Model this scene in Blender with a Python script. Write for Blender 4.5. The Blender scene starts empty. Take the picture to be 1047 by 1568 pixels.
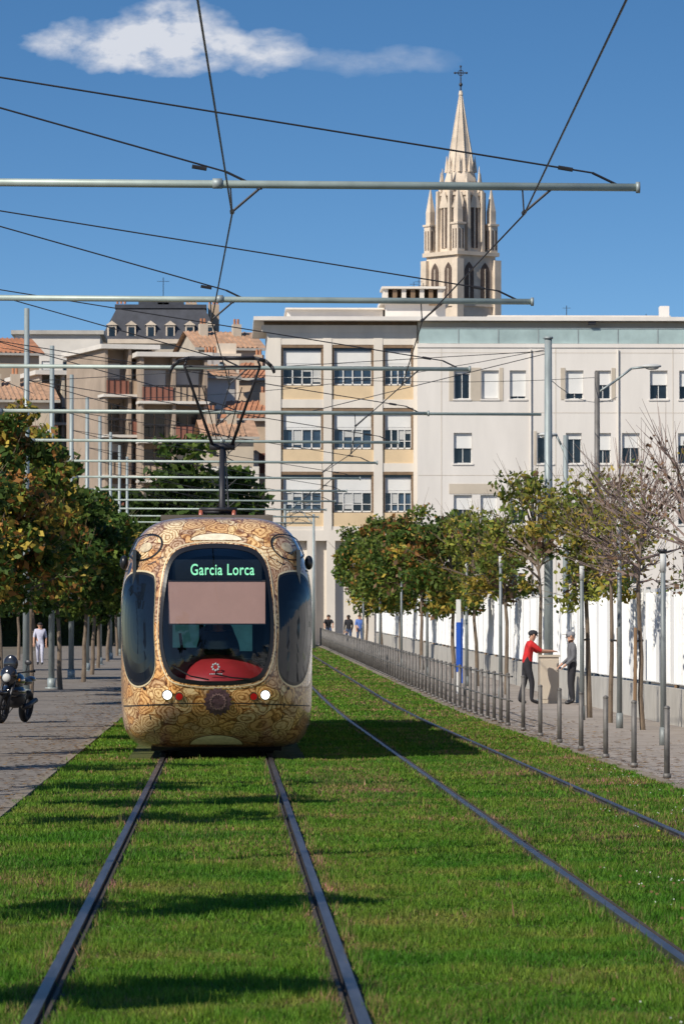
import bpy, math, random
import numpy as np
from mathutils import Vector, Matrix
rnd=random.Random(7); rng=np.random.default_rng(7)
CAMZ=1.76
sc=bpy.context.scene
def gz(y):
    t=y-85.0
    if t<=0: return 0.0
    if t<30: return .0066*t*t/60
    if y<265: return .0066*(t-15)
    return .0066*165
def gza(y):
    t=np.clip(y-85.0,0,180)
    return np.where(t<30,.0066*t*t/60,.0066*(t-15))
def BX(b,D): return (b-346)*D/7000.0
def BZ(e,D): return CAMZ+(969-e)*D/7000.0

# ------------------------------------------------------------ materials
def newmat(name):
    m=bpy.data.materials.new(name); m.use_nodes=True
    nt=m.node_tree; b=nt.nodes["Principled BSDF"]
    return m,nt,b
def N(nt,t,**k):
    n=nt.nodes.new(t)
    for a,v in k.items(): setattr(n,a,v)
    return n
def MT(name,col,rough=.7,metal=0,var=.15,scale=3,bump=0,bscale=20,stretch=(1,1,1),col2=None,emit=0,spec=.5,coat=0):
    m,nt,b=newmat(name)
    tc=N(nt,'ShaderNodeTexCoord'); mp=N(nt,'ShaderNodeMapping'); mp.inputs['Scale'].default_value=stretch
    nt.links.new(tc.outputs['Object'],mp.inputs[0])
    n=N(nt,'ShaderNodeTexNoise'); n.inputs['Scale'].default_value=scale; n.inputs['Detail'].default_value=6; n.inputs['Roughness'].default_value=.62
    nt.links.new(mp.outputs[0],n.inputs['Vector'])
    r=N(nt,'ShaderNodeValToRGB'); r.color_ramp.elements[0].position=.32; r.color_ramp.elements[1].position=.68
    c1=[max(0,c*(1-var)) for c in col]; c2=[min(1,c*(1+var)) for c in col] if col2 is None else list(col2)
    r.color_ramp.elements[0].color=(*c1,1); r.color_ramp.elements[1].color=(*c2,1)
    nt.links.new(n.outputs['Fac'],r.inputs[0]); nt.links.new(r.outputs[0],b.inputs['Base Color'])
    b.inputs['Roughness'].default_value=rough; b.inputs['Metallic'].default_value=metal
    b.inputs['Specular IOR Level'].default_value=spec
    if coat: b.inputs['Coat Weight'].default_value=coat; b.inputs['Coat Roughness'].default_value=.08
    if bump:
        n2=N(nt,'ShaderNodeTexNoise'); n2.inputs['Scale'].default_value=bscale; n2.inputs['Detail'].default_value=5
        nt.links.new(tc.outputs['Object'],n2.inputs['Vector'])
        bp=N(nt,'ShaderNodeBump'); bp.inputs['Strength'].default_value=bump; bp.inputs['Distance'].default_value=.02
        nt.links.new(n2.outputs['Fac'],bp.inputs['Height']); nt.links.new(bp.outputs[0],b.inputs['Normal'])
    if emit:
        nt.links.new(r.outputs[0],b.inputs['Emission Color']); b.inputs['Emission Strength'].default_value=emit
    return m
def leafmat(name,transl=.3,noise=False):
    m,nt,b=newmat(name)
    at=N(nt,'ShaderNodeAttribute'); at.attribute_name='col'
    out=nt.nodes['Material Output']; b.inputs['Roughness'].default_value=.6; b.inputs['Specular IOR Level'].default_value=.25
    src=at.outputs['Color']
    if noise:
        tc=N(nt,'ShaderNodeTexCoord')
        for scl,p,cs in ((.5,(.40,.53,.64),((.52,.82,.5,1),(1.05,1.05,.9,1),(1.7,1.0,2.0,1))),(2.6,(.36,.5,.66),((.64,.80,.6,1),(1,1,1,1),(1.35,1.15,1.2,1)))):
            n=N(nt,'ShaderNodeTexNoise'); n.inputs['Scale'].default_value=scl; n.inputs['Detail'].default_value=6; n.inputs['Roughness'].default_value=.66
            nt.links.new(tc.outputs['Object'],n.inputs['Vector'])
            r=N(nt,'ShaderNodeValToRGB'); r.color_ramp.elements[0].position=p[0]; r.color_ramp.elements[1].position=p[2]
            r.color_ramp.elements[0].color=cs[0]; r.color_ramp.elements[1].color=cs[2]
            e=r.color_ramp.elements.new(p[1]); e.color=cs[1]
            nt.links.new(n.outputs['Fac'],r.inputs[0])
            mx=N(nt,'ShaderNodeMix',data_type='RGBA',blend_type='MULTIPLY'); mx.inputs[0].default_value=1
            nt.links.new(src,mx.inputs[6]); nt.links.new(r.outputs[0],mx.inputs[7]); src=mx.outputs[2]
    nt.links.new(src,b.inputs['Base Color'])
    tr=N(nt,'ShaderNodeBsdfTranslucent'); nt.links.new(src,tr.inputs['Color'])
    mix=N(nt,'ShaderNodeMixShader'); mix.inputs[0].default_value=transl
    nt.links.new(b.outputs[0],mix.inputs[1]); nt.links.new(tr.outputs[0],mix.inputs[2]); nt.links.new(mix.outputs[0],out.inputs[0])
    return m
def glassmat(name,tint=(.55,.62,.62),refl=(.9,.95,1)):
    m,nt,b=newmat(name); out=nt.nodes['Material Output']
    tr=N(nt,'ShaderNodeBsdfTransparent'); tr.inputs[0].default_value=(*tint,1)
    gl=N(nt,'ShaderNodeBsdfGlossy'); gl.inputs['Roughness'].default_value=.02; gl.inputs[0].default_value=(*refl,1)
    fr=N(nt,'ShaderNodeFresnel'); fr.inputs[0].default_value=1.4
    mix=N(nt,'ShaderNodeMixShader'); nt.links.new(fr.outputs[0],mix.inputs[0]); nt.links.new(tr.outputs[0],mix.inputs[1]); nt.links.new(gl.outputs[0],mix.inputs[2])
    nt.links.new(mix.outputs[0],out.inputs[0]); return m
def N_map(nt,sock,a,c):
    mr=N(nt,'ShaderNodeMapRange'); mr.inputs[1].default_value=a; mr.inputs[2].default_value=c; nt.links.new(sock,mr.inputs[0]); return mr.outputs[0]

def ornament():
    m,nt,b=newmat('gilded_livery')
    tc=N(nt,'ShaderNodeTexCoord'); L=nt.links.new
    nz=N(nt,'ShaderNodeTexNoise'); nz.inputs['Scale'].default_value=3.4; nz.inputs['Detail'].default_value=3
    L(tc.outputs['Object'],nz.inputs['Vector'])
    mixv=N(nt,'ShaderNodeMix',data_type='RGBA',blend_type='ADD'); mixv.inputs[0].default_value=.26
    L(tc.outputs['Object'],mixv.inputs[6]); L(nz.outputs['Color'],mixv.inputs[7])
    SC=3.9
    v=N(nt,'ShaderNodeTexVoronoi'); v.inputs['Scale'].default_value=SC; L(mixv.outputs[2],v.inputs['Vector'])
    ms=N(nt,'ShaderNodeMath',operation='MULTIPLY'); ms.inputs[1].default_value=34; L(v.outputs['Distance'],ms.inputs[0])
    sn=N(nt,'ShaderNodeMath',operation='SINE'); L(ms.outputs[0],sn.inputs[0])
    r=N(nt,'ShaderNodeValToRGB'); r.color_ramp.elements[0].position=.04; r.color_ramp.elements[0].color=(.34,.22,.12,1)
    r.color_ramp.elements[1].position=.26; r.color_ramp.elements[1].color=(.74,.55,.31,1)
    e=r.color_ramp.elements.new(.72); e.color=(.90,.79,.57,1)
    L(N_map(nt,sn.outputs[0],-1,1),r.inputs[0])
    r2=N(nt,'ShaderNodeValToRGB'); r2.color_ramp.interpolation='CONSTANT'
    cols=[(1,.88,.68),(.90,.70,.50),(1,.96,.88),(1,.74,.45),(.72,.62,.62),(1,.86,.58)]
    r2.color_ramp.elements[0].color=(*cols[0],1); r2.color_ramp.elements[1].position=.83; r2.color_ramp.elements[1].color=(*cols[5],1)
    for i in range(1,5):
        e=r2.color_ramp.elements.new(i/6); e.color=(*cols[i],1)
    L(v.outputs['Color'],r2.inputs[0])
    mu=N(nt,'ShaderNodeMix',data_type='RGBA',blend_type='MULTIPLY'); mu.inputs[0].default_value=.9; L(r.outputs[0],mu.inputs[6]); L(r2.outputs[0],mu.inputs[7])
    ve=N(nt,'ShaderNodeTexVoronoi',feature='DISTANCE_TO_EDGE'); ve.inputs['Scale'].default_value=SC; L(mixv.outputs[2],ve.inputs['Vector'])
    re=N(nt,'ShaderNodeValToRGB'); re.color_ramp.elements[0].position=.014; re.color_ramp.elements[0].color=(.40,.26,.19,1); re.color_ramp.elements[1].position=.035; re.color_ramp.elements[1].color=(1,1,1,1)
    L(ve.outputs['Distance'],re.inputs[0])
    mue=N(nt,'ShaderNodeMix',data_type='RGBA',blend_type='MULTIPLY'); mue.inputs[0].default_value=1; L(mu.outputs[2],mue.inputs[6]); L(re.outputs[0],mue.inputs[7])
    v2=N(nt,'ShaderNodeTexVoronoi',feature='DISTANCE_TO_EDGE'); v2.inputs['Scale'].default_value=15; L(mixv.outputs[2],v2.inputs['Vector'])
    r3=N(nt,'ShaderNodeValToRGB'); r3.color_ramp.elements[0].position=.02; r3.color_ramp.elements[0].color=(.62,.50,.40,1); r3.color_ramp.elements[1].position=.08; r3.color_ramp.elements[1].color=(1,1,1,1)
    L(v2.outputs['Distance'],r3.inputs[0])
    mu2=N(nt,'ShaderNodeMix',data_type='RGBA',blend_type='MULTIPLY'); mu2.inputs[0].default_value=.8; L(mue.outputs[2],mu2.inputs[6]); L(r3.outputs[0],mu2.inputs[7])
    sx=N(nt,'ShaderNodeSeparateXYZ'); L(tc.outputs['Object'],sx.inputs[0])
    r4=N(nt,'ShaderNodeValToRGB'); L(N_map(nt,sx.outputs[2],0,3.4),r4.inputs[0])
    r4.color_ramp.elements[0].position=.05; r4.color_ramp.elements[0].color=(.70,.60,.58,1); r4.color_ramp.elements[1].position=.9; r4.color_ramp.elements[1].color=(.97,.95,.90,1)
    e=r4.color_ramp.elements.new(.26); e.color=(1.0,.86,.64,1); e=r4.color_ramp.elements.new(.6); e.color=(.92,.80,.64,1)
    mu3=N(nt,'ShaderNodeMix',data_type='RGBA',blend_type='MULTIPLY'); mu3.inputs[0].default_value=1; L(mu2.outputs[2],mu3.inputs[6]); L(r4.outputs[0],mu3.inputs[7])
    n5=N(nt,'ShaderNodeTexNoise'); n5.inputs['Scale'].default_value=1.6; n5.inputs['Detail'].default_value=3; L(tc.outputs['Object'],n5.inputs['Vector'])
    r5=N(nt,'ShaderNodeValToRGB'); r5.color_ramp.elements[0].position=.38; r5.color_ramp.elements[0].color=(.76,.69,.68,1); r5.color_ramp.elements[1].position=.58; r5.color_ramp.elements[1].color=(1.06,1.05,1.03,1); L(n5.outputs['Fac'],r5.inputs[0])
    mu4=N(nt,'ShaderNodeMix',data_type='RGBA',blend_type='MULTIPLY'); mu4.inputs[0].default_value=1; L(mu3.outputs[2],mu4.inputs[6]); L(r5.outputs[0],mu4.inputs[7])
    L(mu4.outputs[2],b.inputs['Base Color']); b.inputs['Roughness'].default_value=.30
    b.inputs['Coat Weight'].default_value=1.0; b.inputs['Coat Roughness'].default_value=.03
    return m

def groundmat(name,c1,c2,c3,scale,bs=40,bump=.4,rough=.95):
    m,nt,b=newmat(name); L=nt.links.new
    tc=N(nt,'ShaderNodeTexCoord')
    n=N(nt,'ShaderNodeTexNoise'); n.inputs['Scale'].default_value=scale; n.inputs['Detail'].default_value=8; n.inputs['Roughness'].default_value=.7
    L(tc.outputs['Object'],n.inputs['Vector'])
    r=N(nt,'ShaderNodeValToRGB'); r.color_ramp.elements[0].position=.3; r.color_ramp.elements[0].color=(*c1,1)
    r.color_ramp.elements[1].position=.7; r.color_ramp.elements[1].color=(*c3,1); e=r.color_ramp.elements.new(.5); e.color=(*c2,1)
    L(n.outputs['Fac'],r.inputs[0]); L(r.outputs[0],b.inputs['Base Color']); b.inputs['Roughness'].default_value=rough; b.inputs['Specular IOR Level'].default_value=.2
    n2=N(nt,'ShaderNodeTexNoise'); n2.inputs['Scale'].default_value=bs; n2.inputs['Detail'].default_value=4; L(tc.outputs['Object'],n2.inputs['Vector'])
    bp=N(nt,'ShaderNodeBump'); bp.inputs['Strength'].default_value=bump; bp.inputs['Distance'].default_value=.02
    L(n2.outputs['Fac'],bp.inputs['Height']); L(bp.outputs[0],b.inputs['Normal'])
    return m

m_orn=ornament()
m_galv=MT('galvanised_steel',(.29,.33,.33),.55,.3,.18,4,stretch=(4,4,.6))
m_galvd=MT('painted_steel_grey',(.20,.22,.22),.55,.2,.2,4,stretch=(4,4,.6))
m_bar=MT('mast_arm_steel',(.36,.42,.38),.5,.2,.15,3)
m_wire=MT('wire',(.035,.035,.04),.5,.6,.1)
m_dark=MT('dark_metal',(.03,.03,.035),.5,.3,.2)
m_black=MT('black_plastic',(.012,.012,.014),.35,0,.1)
m_rub=MT('rubber',(.02,.02,.02),.8,0,.2)
m_rail=MT('rail_steel',(.15,.14,.145),.36,.8,.35,6,stretch=(3,.2,3))
m_railside=MT('rail_rust',(.05,.037,.026),.9,.0,.4,12)
m_cream=MT('cream_render',(.70,.64,.56),.85,0,.09,.7,bump=.1,stretch=(1,1,.25))
m_white=MT('white_render',(.72,.675,.62),.85,0,.08,.5,bump=.1,stretch=(1,1,.2))
m_orange=MT('ochre_panel',(.66,.50,.31),.8,0,.08,.8)
m_brown=MT('brown_box',(.20,.13,.075),.7,0,.2)
m_beige=MT('beige_render',(.52,.45,.36),.85,0,.1,.6)
m_blind=MT('roller_blind',(.72,.71,.68),.6,0,.05,1)
m_blind2=MT('roller_blind_grey',(.50,.50,.48),.6,0,.08,1)
m_glass=MT('window_glass',(.012,.018,.025),.07,0,.6,.6,spec=.5)
m_glassb=MT('window_glass_blue',(.03,.055,.09),.12,0,.5,.8,spec=.6)
m_frame=MT('white_frame',(.70,.69,.66),.5,0,.05)
m_gbal=MT('glass_balustrade',(.36,.46,.45),.25,0,.18,.6,spec=.7)
m_stone=MT('limestone',(.62,.52,.41),.85,0,.18,.5,bump=.2,bscale=3)
m_opening=MT('opening_shade',(.10,.07,.055),.9,0,.3)  # dark faces on solid stone paint the shade inside tower openings
m_slate=MT('slate',(.045,.048,.06),.6,0,.25,1.5)
m_tile=MT('roman_tile',(.42,.19,.10),.9,0,.3,1.2,bump=.4,bscale=5)
m_tile2=MT('roman_tile_old',(.44,.27,.17),.9,0,.3,1.6,bump=.4,bscale=5)
m_wallA=MT('wall_ochre',(.46,.35,.25),.9,0,.15,.5)
m_wallB=MT('wall_stone',(.50,.43,.34),.9,0,.15,.5)
m_wallC=MT('wall_pale',(.66,.62,.56),.9,0,.1,.5)
m_wallD=MT('wall_taupe',(.36,.285,.22),.9,0,.18,.5)
m_redbr=MT('red_brown_panel',(.27,.11,.075),.8,0,.2,.8)
m_conc=MT('concrete',(.42,.40,.36),.9,0,.14,1.2,bump=.25,bscale=10)
m_panel=MT('white_hoarding',(.80,.80,.79),.55,0,.04,1.5)
m_bark=MT('bark',(.16,.12,.085),.9,0,.35,9,bump=.5,stretch=(1,1,.3))
m_twig=MT('twig',(.20,.145,.125),.9,0,.3,9)
m_stake=MT('wooden_stake',(.25,.155,.085),.85,0,.3,8,stretch=(1,1,.2))
m_skin=MT('skin',(.48,.26,.17),.6,0,.06,5)
m_leaf=leafmat('leaf',.35); m_grass=leafmat('grass_blade',.35,True)
m_wsglass=glassmat('windscreen_glass',(.68,.76,.78))
m_post=MT('post_grey_brown',(.15,.14,.13),.6,.3,.25,6)

# ------------------------------------------------------------ mesh builder
def empty(name,loc=(0,0,0)):
    e=bpy.data.objects.new(name,None); e.location=loc; e.empty_display_size=.3; sc.collection.objects.link(e); return e
def attach(o,parent):
    if parent is not None:
        o.parent=parent; o.matrix_parent_inverse=Matrix.Translation(-Vector(parent.location))
class MB:
    def __init__(s,M=None): s.v=[];s.f=[];s.m=[];s.M=M
    def poly(s,pts,m):
        i=len(s.v); s.v+=[tuple(p) for p in pts]; s.f.append(tuple(range(i,i+len(pts)))); s.m.append(m)
    def box(s,x0,x1,y0,y1,z0,z1,m):
        i=len(s.v); s.v+=[(x0,y0,z0),(x1,y0,z0),(x1,y1,z0),(x0,y1,z0),(x0,y0,z1),(x1,y0,z1),(x1,y1,z1),(x0,y1,z1)]
        for f in ((0,3,2,1),(4,5,6,7),(0,1,5,4),(1,2,6,5),(2,3,7,6),(3,0,4,7)):
            s.f.append(tuple(i+k for k in f)); s.m.append(m)
    def cyl(s,p0,p1,r0,r1=None,n=8,m=None,cap=True):
        r1=r0 if r1 is None else r1
        p0=Vector(p0);p1=Vector(p1);d=p1-p0
        if d.length<1e-6: return
        d.normalize(); a=d.orthogonal().normalized(); b=d.cross(a); i=len(s.v)
        for p,r in((p0,r0),(p1,r1)):
            for k in range(n):
                t=2*math.pi*k/n; s.v.append(tuple(p+a*(r*math.cos(t))+b*(r*math.sin(t))))
        for k in range(n):
            k2=(k+1)%n; s.f.append((i+k,i+k2,i+n+k2,i+n+k)); s.m.append(m)
        if cap:
            s.f.append(tuple(i+k for k in reversed(range(n)))); s.m.append(m)
            s.f.append(tuple(i+n+k for k in range(n))); s.m.append(m)
    def path(s,pts,r,n=6,m=None):
        for a,b in zip(pts[:-1],pts[1:]): s.cyl(a,b,r,r,n,m)
    def ell(s,c,rx,ry,rz,m,nu=12,nv=8):
        i=len(s.v)
        for a in range(nv+1):
            ph=-math.pi/2+math.pi*a/nv
            for k in range(nu):
                t=2*math.pi*k/nu; s.v.append((c[0]+rx*math.cos(ph)*math.cos(t),c[1]+ry*math.cos(ph)*math.sin(t),c[2]+rz*math.sin(ph)))
        for a in range(nv):
            for k in range(nu):
                k2=(k+1)%nu; s.f.append((i+a*nu+k,i+a*nu+k2,i+(a+1)*nu+k2,i+(a+1)*nu+k)); s.m.append(m)
    def torus(s,c,R,r,axis,m,n=28,k=8):
        c=Vector(c); ax=Vector(axis).normalized(); a=ax.orthogonal().normalized(); b=ax.cross(a); i=len(s.v)
        for u in range(n):
            t=2*math.pi*u/n; d=a*math.cos(t)+b*math.sin(t)
            for w in range(k):
                p=2*math.pi*w/k; s.v.append(tuple(c+d*(R+r*math.cos(p))+ax*(r*math.sin(p))))
        for u in range(n):
            for w in range(k):
                s.f.append((i+u*k+w,i+((u+1)%n)*k+w,i+((u+1)%n)*k+(w+1)%k,i+u*k+(w+1)%k)); s.m.append(m)
    def build(s,name,parent=None,smooth=False):
        me=bpy.data.meshes.new(name); vs=s.v
        if s.M is not None: vs=[tuple(s.M@Vector(p)) for p in vs]
        me.from_pydata(vs,[],s.f); ms=[]
        for m in s.m:
            if m not in ms: ms.append(m)
        for m in ms: me.materials.append(m)
        idx={m:i for i,m in enumerate(ms)}
        me.polygons.foreach_set('material_index',[idx[m] for m in s.m])
        if smooth: me.polygons.foreach_set('use_smooth',[True]*len(me.polygons))
        me.update(); o=bpy.data.objects.new(name,me); sc.collection.objects.link(o); attach(o,parent); return o
def np_mesh(name,V,k,C,mat,parent=None):
    n=len(V)//k; me=bpy.data.meshes.new(name)
    me.vertices.add(n*k); me.vertices.foreach_set('co',V.astype(np.float32).ravel())
    me.loops.add(n*k); me.loops.foreach_set('vertex_index',np.arange(n*k,dtype=np.int32))
    me.polygons.add(n); me.polygons.foreach_set('loop_start',np.arange(0,n*k,k,dtype=np.int32))
    a=me.attributes.new('col','FLOAT_COLOR','POINT')
    cc=np.ones((n,k,4),np.float32); cc[:,:,:3]=C[:,None,:]; a.data.foreach_set('color',cc.ravel())
    me.materials.append(mat); me.update(calc_edges=True); me.validate()
    o=bpy.data.objects.new(name,me); sc.collection.objects.link(o); attach(o,parent); return o

# ------------------------------------------------------------ ground sheets
ROWS=[-60,0,40,70,85]+list(range(88,116,3))+[120,150,200,250,265]
def rows(y0,y1): return [y0]+[r for r in ROWS if y0<r<y1]+[y1]
def sheet(name,x0,x1,y0,y1,dz,mat,side=0,parent=None):
    b=MB(); rs=rows(y0,y1)
    for a,c in zip(rs[:-1],rs[1:]):
        za,zc=gz(a)+dz,gz(c)+dz
        b.poly([(x0,a,za),(x1,a,za),(x1,c,zc),(x0,c,zc)],mat)
        if side:
            b.poly([(x0,a,za-side),(x0,a,za),(x0,c,zc),(x0,c,zc-side)],mat); b.poly([(x1,a,za-side),(x1,c,zc-side),(x1,c,zc),(x1,a,za)],mat)
    if side: b.poly([(x0,y0,gz(y0)+dz-side),(x1,y0,gz(y0)+dz-side),(x1,y0,gz(y0)+dz),(x0,y0,gz(y0)+dz)],mat)
    return b.build(name,parent)
m_ground=groundmat('ground_earth',(.10,.09,.07),(.15,.13,.10),(.19,.165,.13),.6)
m_path=groundmat('path_asphalt',(.15,.125,.105),(.21,.185,.16),(.28,.25,.22),1.4,60,.5)
m_pave=groundmat('pavement_concrete',(.24,.205,.175),(.31,.27,.235),(.38,.335,.295),1.2,50,.4)
m_soil=groundmat('lawn_soil',(.05,.075,.02),(.085,.10,.03),(.15,.12,.06),2.5,30,.9)
m_kerb=groundmat('kerb_stone',(.18,.145,.11),(.24,.20,.155),(.32,.27,.22),4)
sheet('ground',-3000,3000,-60,6000,-.03,m_ground)
sheet('track_lawn',-2.12,5.08,-20,262,.0,m_soil)
sheet('left_footpath',-9.5,-2.25,-20,262,.02,m_path,.06)
sheet('left_kerb',-2.25,-2.12,-20,262,.03,m_kerb,.06)
sheet('right_kerb',5.08,5.2,-20,262,.03,m_kerb,.06)
sheet('right_pavement',5.2,8.9,-20,262,.02,m_pave,.06)
sheet('cross_street',-60,60,262.2,268,-.01,m_path)

# rails
def beam(b,x0,x1,z0,z1,y0,y1,m):
    rs=rows(y0,y1)
    for a,c in zip(rs[:-1],rs[1:]):
        A,C=gz(a),gz(c)
        b.poly([(x0,a,A+z1),(x1,a,A+z1),(x1,c,C+z1),(x0,c,C+z1)],m)
        b.poly([(x0,a,A+z0),(x0,a,A+z1),(x0,c,C+z1),(x0,c,C+z0)],m)
        b.poly([(x1,a,A+z0),(x1,c,C+z0),(x1,c,C+z1),(x1,a,A+z1)],m)
RAILS=[(-.873,1),(.613,-1),(2.415,1),(3.90,-1)]
for k in range(2):
    e=empty('tram_track',(RAILS[2*k][0]+.74,0,0))
    for j in range(2):
        X,s=RAILS[2*k+j]; b=MB()
        beam(b,X-.055+(s-1)*.02,X+.055+(s+1)*.02,-.02,.008,-10,262,m_railside)
        beam(b,X-.028,X+.028,.0,.04,-10,262,m_rail)
        xi=X+s*.062
        beam(b,xi-.009,xi+.009,.0,.03,-10,262,m_railside)
        b.build('rail_%d'%(j+1),e)

# ------------------------------------------------------------ grass
def grass():
    Vs=[];Cs=[]
    bins=[(17,22,4600,.0042),(22,27,3800,.0046),(27,35,2500,.006),(35,48,1500,.0085),(48,66,900,.012),(66,95,420,.019),(95,150,160,.035),(150,240,50,.06)]
    for d0,d1,den,w in bins:
        xa=max(-2.2,-d1*.052-.9); xb=min(5.16,d1*.103+.9)
        n=int((d1-d0)*(xb-xa)*den)
        x=rng.uniform(xa,xb,n); y=rng.uniform(d0,d1,n)
        keep=np.ones(n,bool)
        wob=.05*np.sin(y*1.7)+.04*np.sin(y*4.1+1)
        keep&=(x>-2.13+wob)&(x<5.1+wob)
        for X,s in RAILS: keep&=np.abs(x-X-s*.018)>.05+.035*rng.random(n)
        keep&=~((np.abs(x+.13)<1.25)&(y>63)&(y<91))
        x=x[keep];y=y[keep];n=len(x)
        cl=np.sin(x*5.1+2*np.sin(y*1.3))*np.sin(y*3.7+1.7*np.sin(x*2.9))
        h=(.018+.028*rng.random(n))*(1+.5*cl)
        near=np.zeros(n)
        for X,s in RAILS: near=np.maximum(near,np.abs(x-X)<.17)
        h*=1+.45*near*rng.random(n)
        tall=rng.random(n)<.006; h=np.where(tall,h*2.2,h)
        a=rng.uniform(0,2*np.pi,n); ww=w*(.7+.6*rng.random(n))
        z=gza(y)
        dx=np.cos(a)*ww;dy=np.sin(a)*ww
        lx=rng.normal(0,.018,n);ly=rng.normal(0,.018,n)
        V=np.zeros((n,3,3)); V[:,0]=np.stack([x-dx,y-dy,z-.003],1);V[:,1]=np.stack([x+dx,y+dy,z-.003],1);V[:,2]=np.stack([x+lx,y+ly,z+h],1)
        base=np.array([.125,.225,.022]); C=base[None]*(.55+.9*rng.random((n,1)))
        pd=.04+.22*np.clip(np.sin(x*1.3+.5+np.sin(y*.21))*np.sin(y*.37+x*.7),0,1)+.34*((x>1.0)&(x<2.1))*np.clip(np.sin(y*.13+1),0,1)+.18*((x>3.0)&(x<5))
        for X,s in RAILS: pd=pd+.3*(np.abs(x-X)<.14)
        dry=rng.random(n)<pd
        C[dry]=np.array([.28,.21,.095])*(.6+.6*rng.random((dry.sum(),1)))
        Vs.append(V.reshape(-1,3));Cs.append(C)
    np_mesh('grass',np.concatenate(Vs),3,np.concatenate(Cs),m_grass)
    Vs=[];Cs=[]
    for n,r,col in((2200,.006,(.62,.64,.55)),(35,.011,(.6,.45,.05)),(900,.011,(.22,.14,.06))):
        x=rng.uniform(-2.1,5,n); y=18+rng.random(n)**1.2*55; z=gza(y)+.030+.012*rng.random(n)
        cx_=np.floor(x*1.1)+np.floor(y*.35)*7.3; k_=(np.sin(cx_*12.9)>.1)|(r>.012)
        for X,s in RAILS: k_&=np.abs(x-X)>.12
        x,y,z=x[k_],y[k_],z[k_]; n=len(x)
        V=np.zeros((n,6,3))
        for k in range(6):
            t=2*np.pi*k/6; V[:,k,0]=x+r*np.cos(t); V[:,k,1]=y+r*.5*np.sin(t); V[:,k,2]=z+r*.8*np.sin(t)
        Vs.append(V.reshape(-1,3)); Cs.append(np.tile(np.array(col),(n,1))*(.8+.4*rng.random((n,1))))
    np_mesh('lawn_flowers',np.concatenate(Vs),6,np.concatenate(Cs),m_leaf)
    n=6500; side=rng.random(n)<.5
    x=np.where(side,-2.15-np.abs(rng.normal(0,.9,n)),5.1+np.abs(rng.normal(0,.8,n))); y=25+rng.random(n)*120; z=gza(y)+.037+.004*rng.random(n)
    r=.022+.03*rng.random(n); V=np.zeros((n,4,3)); a=rng.uniform(0,6.28,n)
    for k in range(4):
        t=a+k*np.pi/2; V[:,k,0]=x+r*np.cos(t); V[:,k,1]=y+r*np.sin(t); V[:,k,2]=z+.012*rng.random(n)
    C=np.array([(.20,.11,.05),(.30,.18,.06),(.12,.08,.05)])[rng.integers(0,3,n)]*(.7+.6*rng.random((n,1)))
    np_mesh('fallen_leaves',V.reshape(-1,3),4,C,m_leaf)
grass()

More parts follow.
